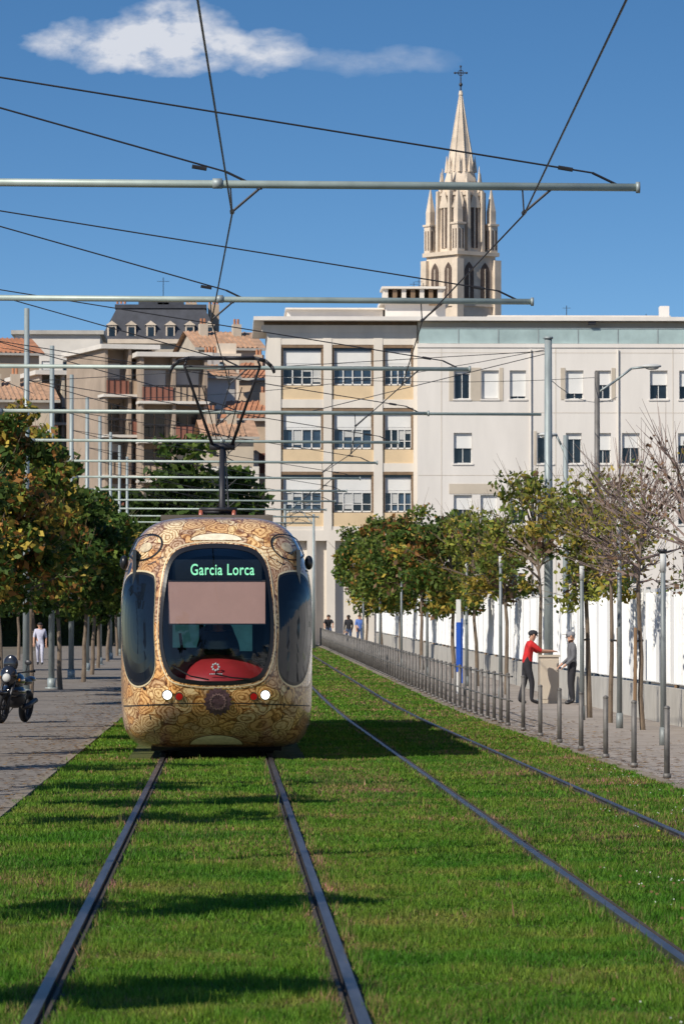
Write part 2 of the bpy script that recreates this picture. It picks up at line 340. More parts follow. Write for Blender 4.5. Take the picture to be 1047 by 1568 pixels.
# ------------------------------------------------------------ trees
def leaves_np(C,R,n,size,cols,R_):
    V=np.zeros((n,4,3))
    d=R_.normal(0,1,(n,3)); d/=np.linalg.norm(d,axis=1)[:,None]; rad=R_.random(n)**.45
    P=C+d*rad[:,None]*R
    a=R_.normal(0,1,(n,3)); a/=np.linalg.norm(a,axis=1)[:,None]
    b=np.cross(a,R_.normal(0,1,(n,3))); b/=np.linalg.norm(b,axis=1)[:,None]
    s=size*(.6+.8*R_.random(n))[:,None]
    V[:,0]=P-a*s; V[:,1]=P+b*s*.55; V[:,2]=P+a*s; V[:,3]=P-b*s*.55
    return V.reshape(-1,3)
GREEN=(.055,.10,.018);LGREEN=(.12,.17,.028);YEL=(.36,.27,.045);ORA=(.33,.15,.04);DRY=(.20,.12,.07);YGR=(.24,.25,.04)
def tree(name,x,y,h,cr,cb,ncl,nl,ls,pal,seed,bare=0,stake=False,tr=.075,clr=.42):
    R=random.Random(seed); R_=np.random.default_rng(seed); z0=gz(y)
    e=empty(name,(x,y,z0)); b=MB()
    top=Vector((x+R.uniform(-.1,.1),y+R.uniform(-.1,.1),z0+cb+.35)); p=Vector((x,y,z0-.05)); prev=p;r=tr
    for i in range(1,5):
        q=p.lerp(top,i/4)+Vector((R.uniform(-.03,.03),R.uniform(-.03,.03),0)); b.cyl(prev,q,r,r*.9,8,m_bark,False); prev=q;r*=.9
    lead=Vector((x+R.uniform(-.2,.2),y+R.uniform(-.2,.2),z0+h*.86)); b.cyl(prev,lead,r,r*.25,6,m_bark,False)
    cz=z0+(cb+h)/2; rz=(h-cb)/2; cls=[]
    for i in range(ncl):
        for _ in range(30):
            d=Vector((R.uniform(-1,1),R.uniform(-1,1),R.uniform(-1,1)))
            if .25<d.length<1: break
        u=1.0 if d.z<0 else (1-.35*d.z)
        c=Vector((x+d.x*cr*u,y+d.y*cr*u,cz+d.z*rz)); cls.append(c)
    tw=m_twig if bare else m_bark
    for i,c in enumerate(cls):
        t=min(.95,max(0,(c.z-prev.z)/(lead.z-prev.z)*.6)); s=prev.lerp(lead,t)
        mid=s.lerp(c,.5)+Vector((R.uniform(-.12,.12),R.uniform(-.12,.12),R.uniform(.0,.2)))
        rr=.026 if i%3 else .038
        b.cyl(s,mid,rr*(1-t*.5),rr*.55,5,tw,False); b.cyl(mid,c,rr*.55,rr*.2,4,tw,False)
        nt_=(11 if bare else 4)
        for k in range(nt_):
            o=mid.lerp(c,R.uniform(.1,1)); dd=(c-s).normalized()*R.uniform(.2,.75)+Vector((R.uniform(-.35,.35),R.uniform(-.35,.35),R.uniform(-.1,.5)))
            b.cyl(o,o+dd,.009,.003,3,tw,False)
    if stake:
        sx=-.16 if seed%2 else .16
        b.cyl((x+sx,y-.1,z0),(x+sx*.9,y-.1,z0+1.85),.036,.032,7,m_stake)
        b.cyl((x+sx,y-.1,z0+1.6),(x,y,z0+1.62),.02,.02,6,m_rub)
    b.build('trunk_and_limbs',e)
    Vs=[];Cs=[]; cum=np.cumsum([w for _,w in pal]); cum=cum/cum[-1]
    for c in cls:
        k=int(nl*R.uniform(.5,1.4)); rad=clr*R.uniform(.65,1.3)
        if k<1: continue
        Vs.append(leaves_np(np.array(c),np.array([rad,rad,rad*.75]),k,ls,None,R_))
        bi=int(np.searchsorted(cum,R.random())); col=np.array(pal[min(bi,len(pal)-1)][0])
        j=np.searchsorted(cum,R_.random(k)); pc=np.array([p_[0] for p_ in pal])[np.clip(j,0,len(pal)-1)]
        f=(R_.random(k)<.55)[:,None]
        Cs.append(np.where(f,col[None],pc)*(R.uniform(.75,1.25))*(.7+.6*R_.random((k,1))))
    if Vs: np_mesh('foliage',np.concatenate(Vs),4,np.concatenate(Cs),m_leaf,e)
    return e
palL=[(GREEN,7),(LGREEN,2.5),(ORA,.8),(YEL,.5)]
palLo=[(GREEN,3),(LGREEN,2.5),(ORA,2.2),(YEL,3.0)]
for i,(X,D,h,cr,pal) in enumerate([(-5.2,106,7.4,1.35,palLo),(-4.95,116,6.9,1.55,palLo),(-4.55,126,6.0,1.65,palL),(-4.3,138,5.8,1.85,palL),(-4.45,152,5.8,1.8,palL),(-4.7,168,5.9,1.6,palL),(-4.8,186,6,1.6,palL),(-4.9,206,6,1.7,palL),(-5,226,6.2,1.8,palL),(-7.0,121,7.0,1.9,palLo),(-7.2,142,6.3,2.0,palL),(-8.6,160,6.6,1.8,palL),(-8.6,190,6.6,1.8,palL)]):
    tree('street_tree',X,D,h,cr,1.95,54,170,.098,pal,100+i,clr=.52)
# row beside the photographer's viewpoint
for i,(X,D,h,cr,nl,cb) in enumerate([(-4.2,18.4,5.0,.7,150,3.5),(-4.1,25.2,5.6,.85,200,3.4),(-4.4,39.2,5.6,1.0,200,3.1),(-4.2,43.2,6.0,1.1,240,2.8),(-4.5,48.2,6.2,1.2,250,2.8),(-5.0,56,5.2,1.2,190,2.4),(-5.1,64,6,1.4,190,2.2),(-5.2,73,6,1.4,180,2.2),(-5.3,82,6,1.4,180,2.2)]):
    tree('street_tree',X,D,h,cr,cb,16,nl,.075,palL,140+i,clr=.40)
palR=[(GREEN,3.2),(LGREEN,4),(YEL,1),(YGR,1.5),(ORA,.3)]
palRy=[(LGREEN,3),(YEL,2.6),(YGR,3.5),(GREEN,.6),(DRY,.8)]
palRo=[(GREEN,3),(LGREEN,3.2),(ORA,1.2),(YEL,.9),(DRY,.6)]
RR=[(75,7.7,5.2,1.3,'bare'),(81.6,7.45,5.1,1.3,'bare'),(88,7.4,5.1,1.25,'bare2'),(93,7.4,5.2,1.3,'y'),(110.5,7.6,5.8,1.5,'y'),(119,7.3,5.0,1.3,'y'),(131,7.2,5.0,1.4,'y'),(145,7.2,5.3,1.5,'o'),(163,7.0,5.8,1.7,'o'),(184,7.0,6.2,1.7,'g'),(203,6.9,6.5,1.8,'o'),(224,6.9,6.5,1.9,'g')]
for i,(D,X,h,cr,t) in enumerate(RR):
    if t=='bare': tree('bare_tree',X,D,h,cr,2.3,24,26,.045,[(DRY,2),(YEL,1.5),(LGREEN,1)],200+i,bare=1,stake=True,tr=.05)
    elif t=='bare2': tree('bare_tree',X,D,h,cr,2.3,26,55,.05,[(YGR,2.4),(YEL,2)],200+i,bare=1,stake=True,tr=.05)
    elif t=='y': tree('street_tree',X,D,h,cr,2.2,30,85,.072,palRy,200+i,stake=(i<4),tr=.06,clr=.42)
    else: tree('street_tree',X,D,h,cr,2.0,46,165,.10,palRo if t=='o' else palR,200+i,clr=.52)
for i,(X,D,h,cr) in enumerate([(-2.2,249,11.6,2.8),(.5,252,9.6,2.2),(-6,252,9,3),(-10.5,250,12.0,3.4),(-15,252,12,4),(-20,250,10,4),(-27,252,12,4)]):
    tree('park_tree',X,D,h,cr,1.5,60,100,.26,[(GREEN,5),((.045,.075,.018),4),(LGREEN,2)],300+i,tr=.2,clr=.95)
b=MB(); e=empty('hedge',(-12,256,1.1))
Vs=leaves_np(np.array([0,0,0]),np.array([1,1,1]),9000,.12,None,rng).reshape(-1,4,3)
off=np.stack([rng.uniform(-32,2,9000),rng.uniform(255.6,256.6,9000),rng.uniform(1.2,3.4,9000)],1); cen=Vs.mean(1,keepdims=True); Vs=Vs-cen+off[:,None]
np_mesh('foliage',Vs.reshape(-1,3),4,np.array(GREEN)*(.6+.9*rng.random((9000,1))),m_leaf,e)
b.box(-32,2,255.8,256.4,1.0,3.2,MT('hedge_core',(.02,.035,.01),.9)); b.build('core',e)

# ------------------------------------------------------------ catenary
barsD=[46.7+16.2*k for k in range(-1,12)]
def stag(k): return .06 if k%2==0 else -.2
for i,D in enumerate(barsD):
    k=i-1; z0=gz(D); X=-4.86; e=empty('catenary_mast',(X,D,z0)); b=MB()
    b.cyl((X,D,z0),(X,D,z0+9.6),.09,.065,12,m_galv); b.cyl((X,D,z0),(X,D,z0+.3),.12,.12,12,m_galv)
    b.box(X-.17,X+.17,D-.17,D+.17,z0+.0,z0+.05,m_galv)
    b.build('pole',e,True); b=MB()
    zb=z0+6.36
    b.cyl((X,D,zb+.02),(4.2,D,zb-.03),.042 if k<2 else .036,.042 if k<2 else .036,10,m_bar); b.cyl((4.2,D,zb-.03),(4.24,D,zb-.03),.06,.06,10,m_galv)
    b.cyl((X-.14,D,zb),(X+.2,D,zb),.065,.065,10,m_galv); b.cyl((-.14,D,zb),(-.04,D,zb),.055,.055,10,m_galv)
    b.build('arm',e,True); b=MB()
    for xe in (3.75,.0):
        b.cyl((X,D,z0+7.85),(xe,D,zb+.12),.010,.010,5,m_wire); b.cyl((xe,D,zb+.12),(xe+.25,D,zb),.014,.014,5,m_wire)
        b.cyl((xe-.35,D,zb+.175),(xe-.2,D,zb+.15),.022,.022,6,m_dark)
    for c in (-.0+stag(k),3.05+ (0 if k%2==0 else -.35)):
        zc=z0+6.05
        b.cyl((c+.28,D,zb),(c+.28,D,zb-.06),.03,.03,6,m_dark)
        b.cyl((c+.28,D,zb-.05),(c,D,zc+.02),.014,.014,6,m_dark); b.cyl((c-.02,D,zb),(c,D,zc),.009,.009,5,m_dark)
        b.cyl((c,D-.08,zc+.02),(c,D+.08,zc+.02),.025,.025,6,m_dark)
    b.build('stays_and_insulators',e)
for t in range(2):
    e=empty('contact_wire',(t*3.05,46.7,6.05)); b=MB(); pts=[]
    for i,D in enumerate(barsD):
        k=i-1; pts.append((stag(k) if t==0 else 3.05+(0 if k%2==0 else -.35),D,gz(D)+6.05))
    p0=pts[0]; pts=[(p0[0]+.1,10,6.1)]+pts; b.path(pts,.0095,5,m_wire); b.build('wire',e)
e=empty('catenary_mast',(7.87,111.5,gz(111.5))); b=MB(); g=gz(111.5)
b.cyl((7.87,111.5,g),(7.87,111.5,8.95),.115,.09,14,m_galv); b.box(7.6,8.1,111.2,111.8,g,g+.06,m_galv); b.cyl((7.87,111.5,8.95),(7.87,111.5,9.0),.12,.12,12,m_galv)
b.cyl((7.7,111.5,7.1),(-4.7,111.5,7.15),.036,.036,8,m_bar); b.cyl((7.87,111.5,8.6),(2,111.5,7.15),.010,.010,5,m_wire)
b.cyl((7.8,111.5,8.65),(-4.7,111.5,7.9),.009,.009,5,m_wire)
b.build('pole',e,True)
e=empty('span_wire',(0,100,7)); b=MB()
for p,q,r in (((-4.7,127.7,8.3),(7.87,111.5,8.7),.009),((-4.7,95.3,7.7),(9.3,115,8.2),.008),((-7.5,60,8.2),(-4.7,111.5,7.6),.009),((7.87,111.5,8.0),(12,140,9),.009)):
    P=Vector(p);Q=Vector(q); pts=[]
    for i in range(9):
        t=i/8; w=P.lerp(Q,t); w.z-=.35*4*t*(1-t); pts.append(w)
    b.path(pts,r,4,m_wire)
b.build('wires',e)

# ------------------------------------------------------------ right side street furniture
e=empty('bollard_fence',(5.3,54.5,0)); b=MB(); D=54.5-4.4*4
while D<256:
    g=gz(D); h=.86 if D<80 else .98
    b.cyl((5.26,D,g),(5.26,D,g+h),.036,.034,8,m_post); b.ell((5.26,D,g+h),.04,.04,.03,m_post,8,5)
    b.cyl((5.26,D,g+.02),(5.26,D,g+.08),.05,.05,8,m_post)
    D+=4.4 if D<82 else 2.2
b.build('posts',e,True); b=MB()
D=84.
while D<250:
    for hz in (.95,.5):
        b.cyl((5.26,D,gz(D)+hz),(5.26,D+8,gz(D+8)+hz),.018,.018,6,m_post)
    D+=8
b.build('handrail',e,True)
e=empty('hoarding_fence',(8.55,100,0)); b=MB(); b2=MB()
D=52.
while D<256:
    g=gz(D+1.4); j=rnd.uniform(-.05,.05)
    b.box(8.47,8.52,D,D+2.55,g+.78,g+2.62+j,m_panel)
    for s in range(1,9): b.box(8.45,8.47,D+s*.28,D+s*.28+.03,g+.8,g+2.55+j,m_panel)
    b2.box(8.51,8.59,D+2.62,D+2.78,g,g+2.68,m_stake if rnd.random()<.35 else m_galvd)
    b2.box(8.40,8.70,D,D+2.86,gz(D+2.8)-.1,gz(D+1.4)+.72+rnd.uniform(-.02,.02),m_conc)
    D+=2.9
b.build('panels',e); b2.build('posts_and_blocks',e)
def lamp_post(X,D,h,r=.045,name='path_light'):
    g=gz(D); e=empty(name,(X,D,g)); b=MB()
    b.cyl((X,D,g),(X,D,g+h),r*1.15,r*.8,10,m_galvd); b.cyl((X,D,g),(X,D,g+.3),r*1.5,r*1.4,10,m_galvd)
    b.cyl((X,D,g+h),(X,D,g+h+.05),r*1.4,r*1.4,10,m_dark); b.cyl((X,D,g+h-.3),(X,D,g+h-.02),r*1.1,r*1.1,10,m_blind2)
    b.build('post',e,True); return e
for X,D,h in ((6.75,70.5,3.0),(7.15,83,3.85),(7.05,90.5,3.1),(6.85,114,3.6),(6.9,131,3.6),(6.6,150,3.8),(6.6,172,3.8),(6.6,196,3.8),(6.6,220,3.8)):
    lamp_post(X,D,h)
def street_lamp(X,D,h,dx,rise,name='street_lamp'):
    g=gz(D); e=empty(name,(X,D,g)); b=MB()
    b.cyl((X,D,g),(X,D,h),.095,.065,12,m_post if dx>1 else m_galv)
    pts=[Vector((X,D,h-.55)),Vector((X+dx*.35,D,h-.25)),Vector((X+dx*.7,D,h+rise*.7)),Vector((X+dx,D,h+rise))]
    b.path(pts,.03,8,m_galv); b.build('pole',e,True); b=MB()
    b.ell((X+dx+.12*np.sign(dx),D,h+rise+.02),.26,.12,.06,m_blind2,14,8); b.ell((X+dx+.14*np.sign(dx),D,h+rise-.03),.17,.09,.045,m_conc,12,6)
    b.build('lamp_head',e,True)
street_lamp(9.35,115,8.35,1.25,.12)
street_lamp(9.0,121,7.0,-.35,0)
street_lamp(-7.2,122,9.2,.6,.05)
street_lamp(2.9,225,8.1,.9,.1); street_lamp(4.6,240,8.0,-.8,.1)
D=120;X=6.1;g=gz(D); e=empty('stop_sign_totem',(X,D,g)); b=MB(); m_blue=MT('blue_enamel',(.02,.09,.45),.35,0,.1)
b.box(X-.06,X+.06,D-.05,D+.05,g,g+2.5,m_frame); b.box(X-.065,X+.065,D-.06,D-.052,g+.6,g+1.9,m_blue); b.box(X+.063,X+.11,D-.03,D+.03,g+.3,g+2.0,m_blue)
b.build('board',e)
D=133;X=7.0;g=gz(D); e=empty('traffic_signal',(X,D,g)); b=MB()
b.cyl((X,D,g),(X,D,g+3.2),.05,.045,10,m_galv); b.box(X-.14,X+.14,D-.2,D-.05,g+2.3,g+3.0,m_black)
for q in (2.45,2.65,2.85): b.cyl((X,D-.24,g+q),(X,D-.2,g+q),.08,.08,12,m_dark)
b.build('signal_head',e)
D=108.6;X=7.68;g=gz(D); e=empty('utility_cabinet',(X,D,g)); b=MB(); mcab=MT('cabinet_beige',(.50,.43,.34),.6,0,.1)
b.box(X-.22,X+.22,D-.2,D+.25,g+.02,g+1.12,mcab); b.box(X-.25,X+.25,D-.23,D+.28,g+1.12,g+1.17,mcab); b.box(X-.2,X+.2,D-.212,D-.2,g+.12,g+1.05,m_beige)
b.build('cabinet',e)

# ------------------------------------------------------------ people
J0=dict(pelvis=(0,0,.53),waist=(0,0,.62),chest=(0,0,.74),neck=(0,0,.835),hb=(0,.012,.875),hm=(0,.018,.92),ht=(0,.012,.965),
 sl=(-.105,0,.80),el=(-.135,-.01,.63),wl=(-.14,.04,.49),sr=(.105,0,.80),er=(.135,-.01,.63),wr=(.14,.04,.49),
 hl=(-.052,0,.51),kl=(-.06,.015,.285),al=(-.062,-.01,.05),tl=(-.07,.09,.018),hr=(.052,0,.51),kr=(.06,.015,.285),ar=(.062,-.01,.05),tr=(.07,.09,.018))
RAD=dict(pelvis=.078,waist=.070,chest=.080,neck=.036,hb=.045,hm=.056,ht=.040,sl=.046,el=.030,wl=.020,sr=.046,er=.030,wr=.020,hl=.060,kl=.042,al=.028,tl=.024,hr=.060,kr=.042,ar=.028,tr=.024)
ED=[('pelvis','waist','top'),('waist','chest','top'),('chest','neck','top'),('neck','hb','skin'),('hb','hm','skin'),('hm','ht','hair'),('chest','sl','top'),('sl','el','sleeve'),('el','wl','fore'),('chest','sr','top'),('sr','er','sleeve'),('er','wr','fore'),
 ('pelvis','hl','leg'),('hl','kl','leg'),('kl','al','leg'),('al','tl','shoe'),('pelvis','hr','leg'),('hr','kr','leg'),('kr','ar','leg'),('ar','tr','shoe')]
def figure(name,loc,ang,H,pose,top,leg,hair,fore=None,cap=None,shoe=None,parent=None):
    J={k:Vector(v)*H for k,v in {**J0,**pose}.items()}
    names=list(J.keys()); idx={n:i for i,n in enumerate(names)}
    vs=[J[n] for n in names]; rad=[RAD[n]*H for n in names]; ed=[(idx[a],idx[b]) for a,b,_ in ED]; segs=[(J[a],J[b],r) for a,b,r in ED]
    for s in ('l','r'):
        w=J['w'+s]; d=(w-J['e'+s]).normalized(); sd=-1 if s=='l' else 1
        lat=d.cross(Vector((0,0,1))); lat=lat.normalized() if lat.length>.2 else Vector((0,1,0))
        palm=w+d*.045*H; i=len(vs); vs.append(palm); rad.append(.019*H); ed.append((idx['w'+s],i)); segs.append((w,palm,'hand'))
        for f in range(4):
            o=palm+lat*(f-1.5)*.0115*H+d*.012*H; t=o+d*(.022+.006*(f in(1,2)))*H; u=t+d*.015*H+Vector((0,0,-.012))*H
            j=len(vs); vs+= [o,t,u]; rad+=[.0058*H,.005*H,.0042*H]; ed+=[(i,j),(j,j+1),(j+1,j+2)]; segs+=[(o,t,'hand'),(t,u,'hand')]
        o=w+d*.018*H+lat*.02*H*(-sd); t=o+d*.025*H+lat*.012*H*(-sd); j=len(vs); vs+=[o,t]; rad+=[.0065*H,.005*H]; ed+=[(i,j),(j,j+1)]; segs.append((o,t,'hand'))
    me=bpy.data.meshes.new('sk'); me.from_pydata([tuple(v) for v in vs],ed,[]); o=bpy.data.objects.new('sk',me); sc.collection.objects.link(o)
    o.modifiers.new('s','SKIN')
    for i,r in enumerate(rad): me.skin_vertices[0].data[i].radius=(r,r)
    me.skin_vertices[0].data[idx['pelvis']].use_root=True
    ss=o.modifiers.new('u','SUBSURF'); ss.levels=1; ss.render_levels=1
    dg=bpy.context.evaluated_depsgraph_get(); dg.update(); me2=bpy.data.meshes.new_from_object(o.evaluated_get(dg)); bpy.data.objects.remove(o)
    mats={'top':top,'sleeve':top,'fore':fore or m_skin,'leg':leg,'shoe':shoe or m_black,'hair':hair,'skin':m_skin,'hand':m_skin}
    keys=list(mats.keys()); me2.materials.clear()
    for k in keys: me2.materials.append(mats[k])
    for p in me2.polygons:
        c=p.center; best=9;bk='top'
        for a,b_,r in segs:
            ab=b_-a; t=max(0,min(1,(c-a).dot(ab)/max(ab.length_squared,1e-9))); d=(c-(a+ab*t)).length
            if d<best: best=d;bk=r
        if bk=='skin' and c.y<J['hm'].y-.03*H*1.0 and c.z>J['hb'].z: bk='hair'
        p.material_index=keys.index(bk); p.use_smooth=True
    M_=Matrix.Translation(loc)@Matrix.Rotation(ang,4,'Z'); me2.transform(M_)
    e=parent or empty(name,loc); ob=bpy.data.objects.new('body' if not parent else name,me2); sc.collection.objects.link(ob); attach(ob,e)
    b=MB(M_); hm=J['hm']; f=H
    b.cyl(hm+Vector((0,.048,-.002))*f,hm+Vector((0,.068,-.018))*f,.006*f,.010*f,6,m_skin)
    for s in(-1,1):
        b.ell(hm+Vector((s*.02,.051,.006))*f,.007*f,.004*f,.005*f,m_black,8,5); b.ell(hm+Vector((s*.055,.0,-.003))*f,.008*f,.014*f,.02*f,m_skin,8,6)
    b.ell(hm+Vector((0,.05,-.032))*f,.014*f,.004*f,.004*f,m_redbr,8,4)
    if cap:
        b.ell(hm+Vector((0,.0,.022))*f,.062*f,.066*f,.045*f,cap,14,8); b.box((hm.x-.04*f),(hm.x+.04*f),hm.y+.04*f,hm.y+.11*f,hm.z+.022*f,hm.z+.03*f,cap)
    else: b.ell(hm+Vector((0,-.012,.02))*f,.060*f,.062*f,.048*f,hair,14,8)
    b.build('head_details',e,True); return e
m_red=MT('red_shirt',(.58,.02,.02),.8,0,.15,12); m_blk=MT('black_trousers',(.02,.02,.025),.85,0,.2); m_gry=MT('grey_jacket',(.12,.12,.13),.85,0,.2,8)
m_hair=MT('dark_hair',(.025,.018,.013),.7); m_jean=MT('denim',(.05,.08,.16),.85,0,.2,10); m_wsh=MT('pale_blouse',(.50,.50,.60),.8,0,.2,10); m_cap=MT('cap_grey',(.22,.22,.24),.8); m_bshirt=MT('blue_shirt',(.08,.16,.45),.8)
figure('man_in_red_shirt',(7.08,107.6,gz(107.6)+.02),-math.radians(82),1.78,dict(
 waist=(0,.01,.62),chest=(0,.035,.74),neck=(0,.06,.83),hb=(0,.075,.87),hm=(0,.085,.915),ht=(0,.08,.96),
 sl=(-.105,.045,.80),el=(-.11,.16,.69),wl=(-.07,.30,.695),sr=(.105,.045,.80),er=(.11,.17,.70),wr=(.07,.31,.70),
 kl=(-.06,-.02,.285),al=(-.062,-.09,.05),tl=(-.07,.01,.018),kr=(.06,.06,.285),ar=(.062,.05,.05),tr=(.07,.15,.018)),m_red,m_blk,m_hair,cap=m_blk)
figure('man_in_grey_jacket',(8.10,107.0,gz(107.0)+.02),math.radians(95),1.74,dict(
 neck=(0,.015,.83),el=(-.135,.0,.63),wl=(-.12,.10,.54),er=(.135,.01,.63),wr=(.12,.11,.55)),m_gry,m_blk,m_hair,fore=m_gry,cap=m_cap)
walk=dict(kl=(-.055,.07,.29),al=(-.06,.06,.05),tl=(-.06,.16,.03),kr=(.055,-.02,.285),ar=(.06,-.12,.07),tr=(.06,-.03,.02),el=(-.135,-.05,.64),wl=(-.14,-.02,.5),er=(.135,.03,.64),wr=(.13,.11,.52))
figure('woman_walking',(-7.1,175,gz(175)+.02),math.radians(175),1.66,walk,m_wsh,m_wsh,m_hair)
figure('pedestrian_in_blue',(7.45,255,gz(255)+.02),math.radians(190),1.75,walk,m_bshirt,m_jean,m_hair)
figure('pedestrian_in_dark_coat',(6.7,250,gz(250)+.02),math.radians(10),1.75,walk,m_blk,m_jean,m_hair,fore=m_blk)
cy=empty('cyclist',(5.65,252,gz(252)))
sit=dict(pelvis=(0,-.05,.56),waist=(0,-.01,.64),chest=(0,.05,.75),neck=(0,.09,.84),hb=(0,.1,.88),hm=(0,.11,.92),ht=(0,.1,.965),sl=(-.105,.07,.81),el=(-.14,.15,.70),wl=(-.13,.26,.62),sr=(.105,.07,.81),er=(.14,.15,.70),wr=(.13,.26,.62),
 hl=(-.05,-.04,.53),kl=(-.06,.15,.45),al=(-.06,.06,.24),tl=(-.06,.14,.2),hr=(.05,-.04,.53),kr=(.06,.1,.33),ar=(.06,.03,.1),tr=(.06,.11,.07))
figure('rider',(5.65,252,gz(252)+.02),math.pi,1.75,sit,m_blk,m_jean,m_hair,parent=cy)
b=MB(Matrix.Translation((5.65,252,gz(252)+.02))@Matrix.Rotation(math.pi,4,'Z'))
for yy in(-.5,.55): b.torus((0,yy,.34),.32,.02,(1,0,0),m_rub)
b.path([(0,-.5,.34),(0,-.15,.85),(0,-.05,.3),(0,.42,.85),(0,.55,.34)],.018,6,m_dark); b.cyl((0,-.15,.82),(0,.4,.85),.018,.018,6,m_dark); b.cyl((-.28,.42,1.05),(.28,.42,1.05),.015,.015,6,m_dark); b.cyl((0,.42,.8),(0,.42,1.05),.015,.015,6,m_dark)
b.cyl((0,-.5,.34),(0,-.05,.3),.015,.015,6,m_dark); b.ell((0,-.17,.9),.08,.14,.04,m_black)
b.build('bicycle',cy,True)

# ------------------------------------------------------------ motorcycle
m_tank=MT('motorcycle_paint',(.02,.022,.03),.18,.2,.2,coat=.8); m_chr=MT('chrome',(.5,.5,.52),.2,1,.1); m_amb=MT('indicator_amber',(.7,.25,.02),.3); m_drk2=MT('fork_black',(.05,.05,.055),.4,.5)
MX,MY=-4.12,88.5; e=empty('parked_motorcycle',(MX,MY,gz(MY)+.02)); Mm=Matrix.Translation((MX,MY,gz(MY)+.02))@Matrix.Rotation(math.radians(-16),4,'Z')@Matrix.Rotation(math.radians(7),4,'Y')
b=MB(Mm)
for yy in(-.72,.72):
    b.torus((0,yy,.31),.25,.065,(1,0,0),m_rub,30,10); b.torus((0,yy,.31),.19,.015,(1,0,0),m_drk2)
    for k in range(5):
        t=k*2*math.pi/5; b.cyl((0,yy,.31),(0,yy+.19*math.cos(t),.31+.19*math.sin(t)),.016,.012,5,m_dark)
    b.cyl((-.05,yy,.31),(.05,yy,.31),.05,.05,10,m_dark)
b.build('wheels',e,True); b=MB(Mm)
for s in(-1,1):
    b.cyl((s*.1,-.74,.31),(s*.11,-.42,.98),.026,.03,8,m_drk2); b.cyl((s*.08,.72,.31),(s*.1,.1,.38),.025,.03,6,m_dark)
    b.cyl((s*.11,-.42,.98),(s*.38,-.28,1.05),.014,.014,6,m_drk2); b.cyl((s*.30,-.31,1.035),(s*.42,-.25,1.055),.022,.022,8,m_rub)
    b.cyl((s*.26,-.34,1.03),(s*.30,-.4,1.18),.008,.008,5,m_dark); b.ell((s*.31,-.41,1.21),.075,.02,.05,m_drk2,12,6)
    b.ell((s*.2,-.5,.86),.03,.035,.03,m_amb,8,6); b.cyl((s*.16,.1,.3),(s*.17,.75,.45),.045,.05,10,m_drk2)
b.build('forks_handlebar_exhaust',e,True); b=MB(Mm)
b.ell((0,-.12,.82),.17,.33,.16,m_tank,16,10); b.ell((0,.35,.80),.15,.38,.075,m_black,14,8); b.ell((0,.8,.84),.09,.2,.06,m_tank,12,8)
b.ell((0,-.02,.48),.2,.27,.2,m_dark,12,8); b.ell((0,-.55,.92),.17,.14,.2,m_tank,14,10); b.ell((0,-.68,.88),.085,.05,.085,m_blind2,14,8)
b.ell((0,-.52,1.15),.15,.05,.17,m_tank,14,8); b.ell((0,-.74,.6),.075,.28,.05,m_tank,12,6); b.cyl((-.05,.1,.3),(-.26,.15,.0),.014,.014,6,m_dark)
b.ell((.0,-.15,.62),.22,.34,.14,m_tank,14,8)
b.build('body_tank_seat',e,True)

# ------------------------------------------------------------ TRAM
TX,TY=-.13,62.0; zc=1.755; bb=1.605; L_=1.5; q_=2.2
tram=empty('tram',(TX,TY,0))
def aw(z):
    t=min(1,max(0,(z-2.2)/.9)); return 1.325-.085*t*t*(3-2*t)
def S(x,z):
    n=4.2 if z>zc else 7.0
    return (abs(x/aw(z))**n+abs((z-zc)/bb)**n)**(1/n)
def YS(x,z):
    s=min(1,S(x,z)); r=max(0,(z-1.1)/2.25); lo=max(0,(.9-z)/.75)
    return L_*(1-(1-s**q_)**(1/q_)) + .42*r*r*(1-s**4)+.12*lo*lo*(1-s**4)
def pt(x,z,off=0.0):
    s=min(1,S(x,z)); y=YS(x,z)-off
    return (TX+x+(off*2*s**8)*(1 if x>0 else -1),TY+y,z+(off*s**8 if z>2.6 else 0))
WS=[(331,833),(368,836),(393,845),(407,866),(414,905),(418,950),(417,990),(410,1020),(396,1040),(362,1047),(331,1048)]
def loc(p): return ((p[0]-331.5)/113.0,CAMZ+(969-p[1])/113.0)
wsl=[loc(p) for p in WS]; wsl=wsl+[(-x,z) for x,z in reversed(wsl[1:-1])]
def smooth(poly,k=6):
    out=[];n=len(poly)
    for i in range(n):
        p0,p1,p2,p3=[poly[(i+j-1)%n] for j in range(4)]
        for a in range(k):
            t=a/k; out.append(tuple(.5*((2*p1[c])+(-p0[c]+p2[c])*t+(2*p0[c]-5*p1[c]+4*p2[c]-p3[c])*t*t+(-p0[c]+3*p1[c]-3*p2[c]+p3[c])*t**3) for c in(0,1)))
    return out
wsp=smooth(wsl)
def inside(x,z,poly,f=1.0):
    c=False;n=len(poly)
    for i in range(n):
        x1,z1=poly[i];x2,z2=poly[(i+1)%n]
        if (z1>z)!=(z2>z) and x<(x2-x1)*(z-z1)/(z2-z1)+x1: c=not c
    return c
def radial(b,poly,t0,t1,nr,off,mat,cen=None):
    cx=cen[0] if cen else sum(p[0] for p in poly)/len(poly); cz=cen[1] if cen else sum(p[1] for p in poly)/len(poly); n=len(poly)
    def P(i,t):
        p=poly[i%n]; x=cx+(p[0]-cx)*t; z=cz+(p[1]-cz)*t; return pt(x,z,off)
    for r in range(nr):
        a=t0+(t1-t0)*r/nr; c=t0+(t1-t0)*(r+1)/nr
        for i in range(n):
            if a<1e-4: b.poly([P(i,a),P(i,c),P(i+1,c)],mat)
            else: b.poly([P(i,a),P(i,c),P(i+1,c),P(i+1,a)],mat)
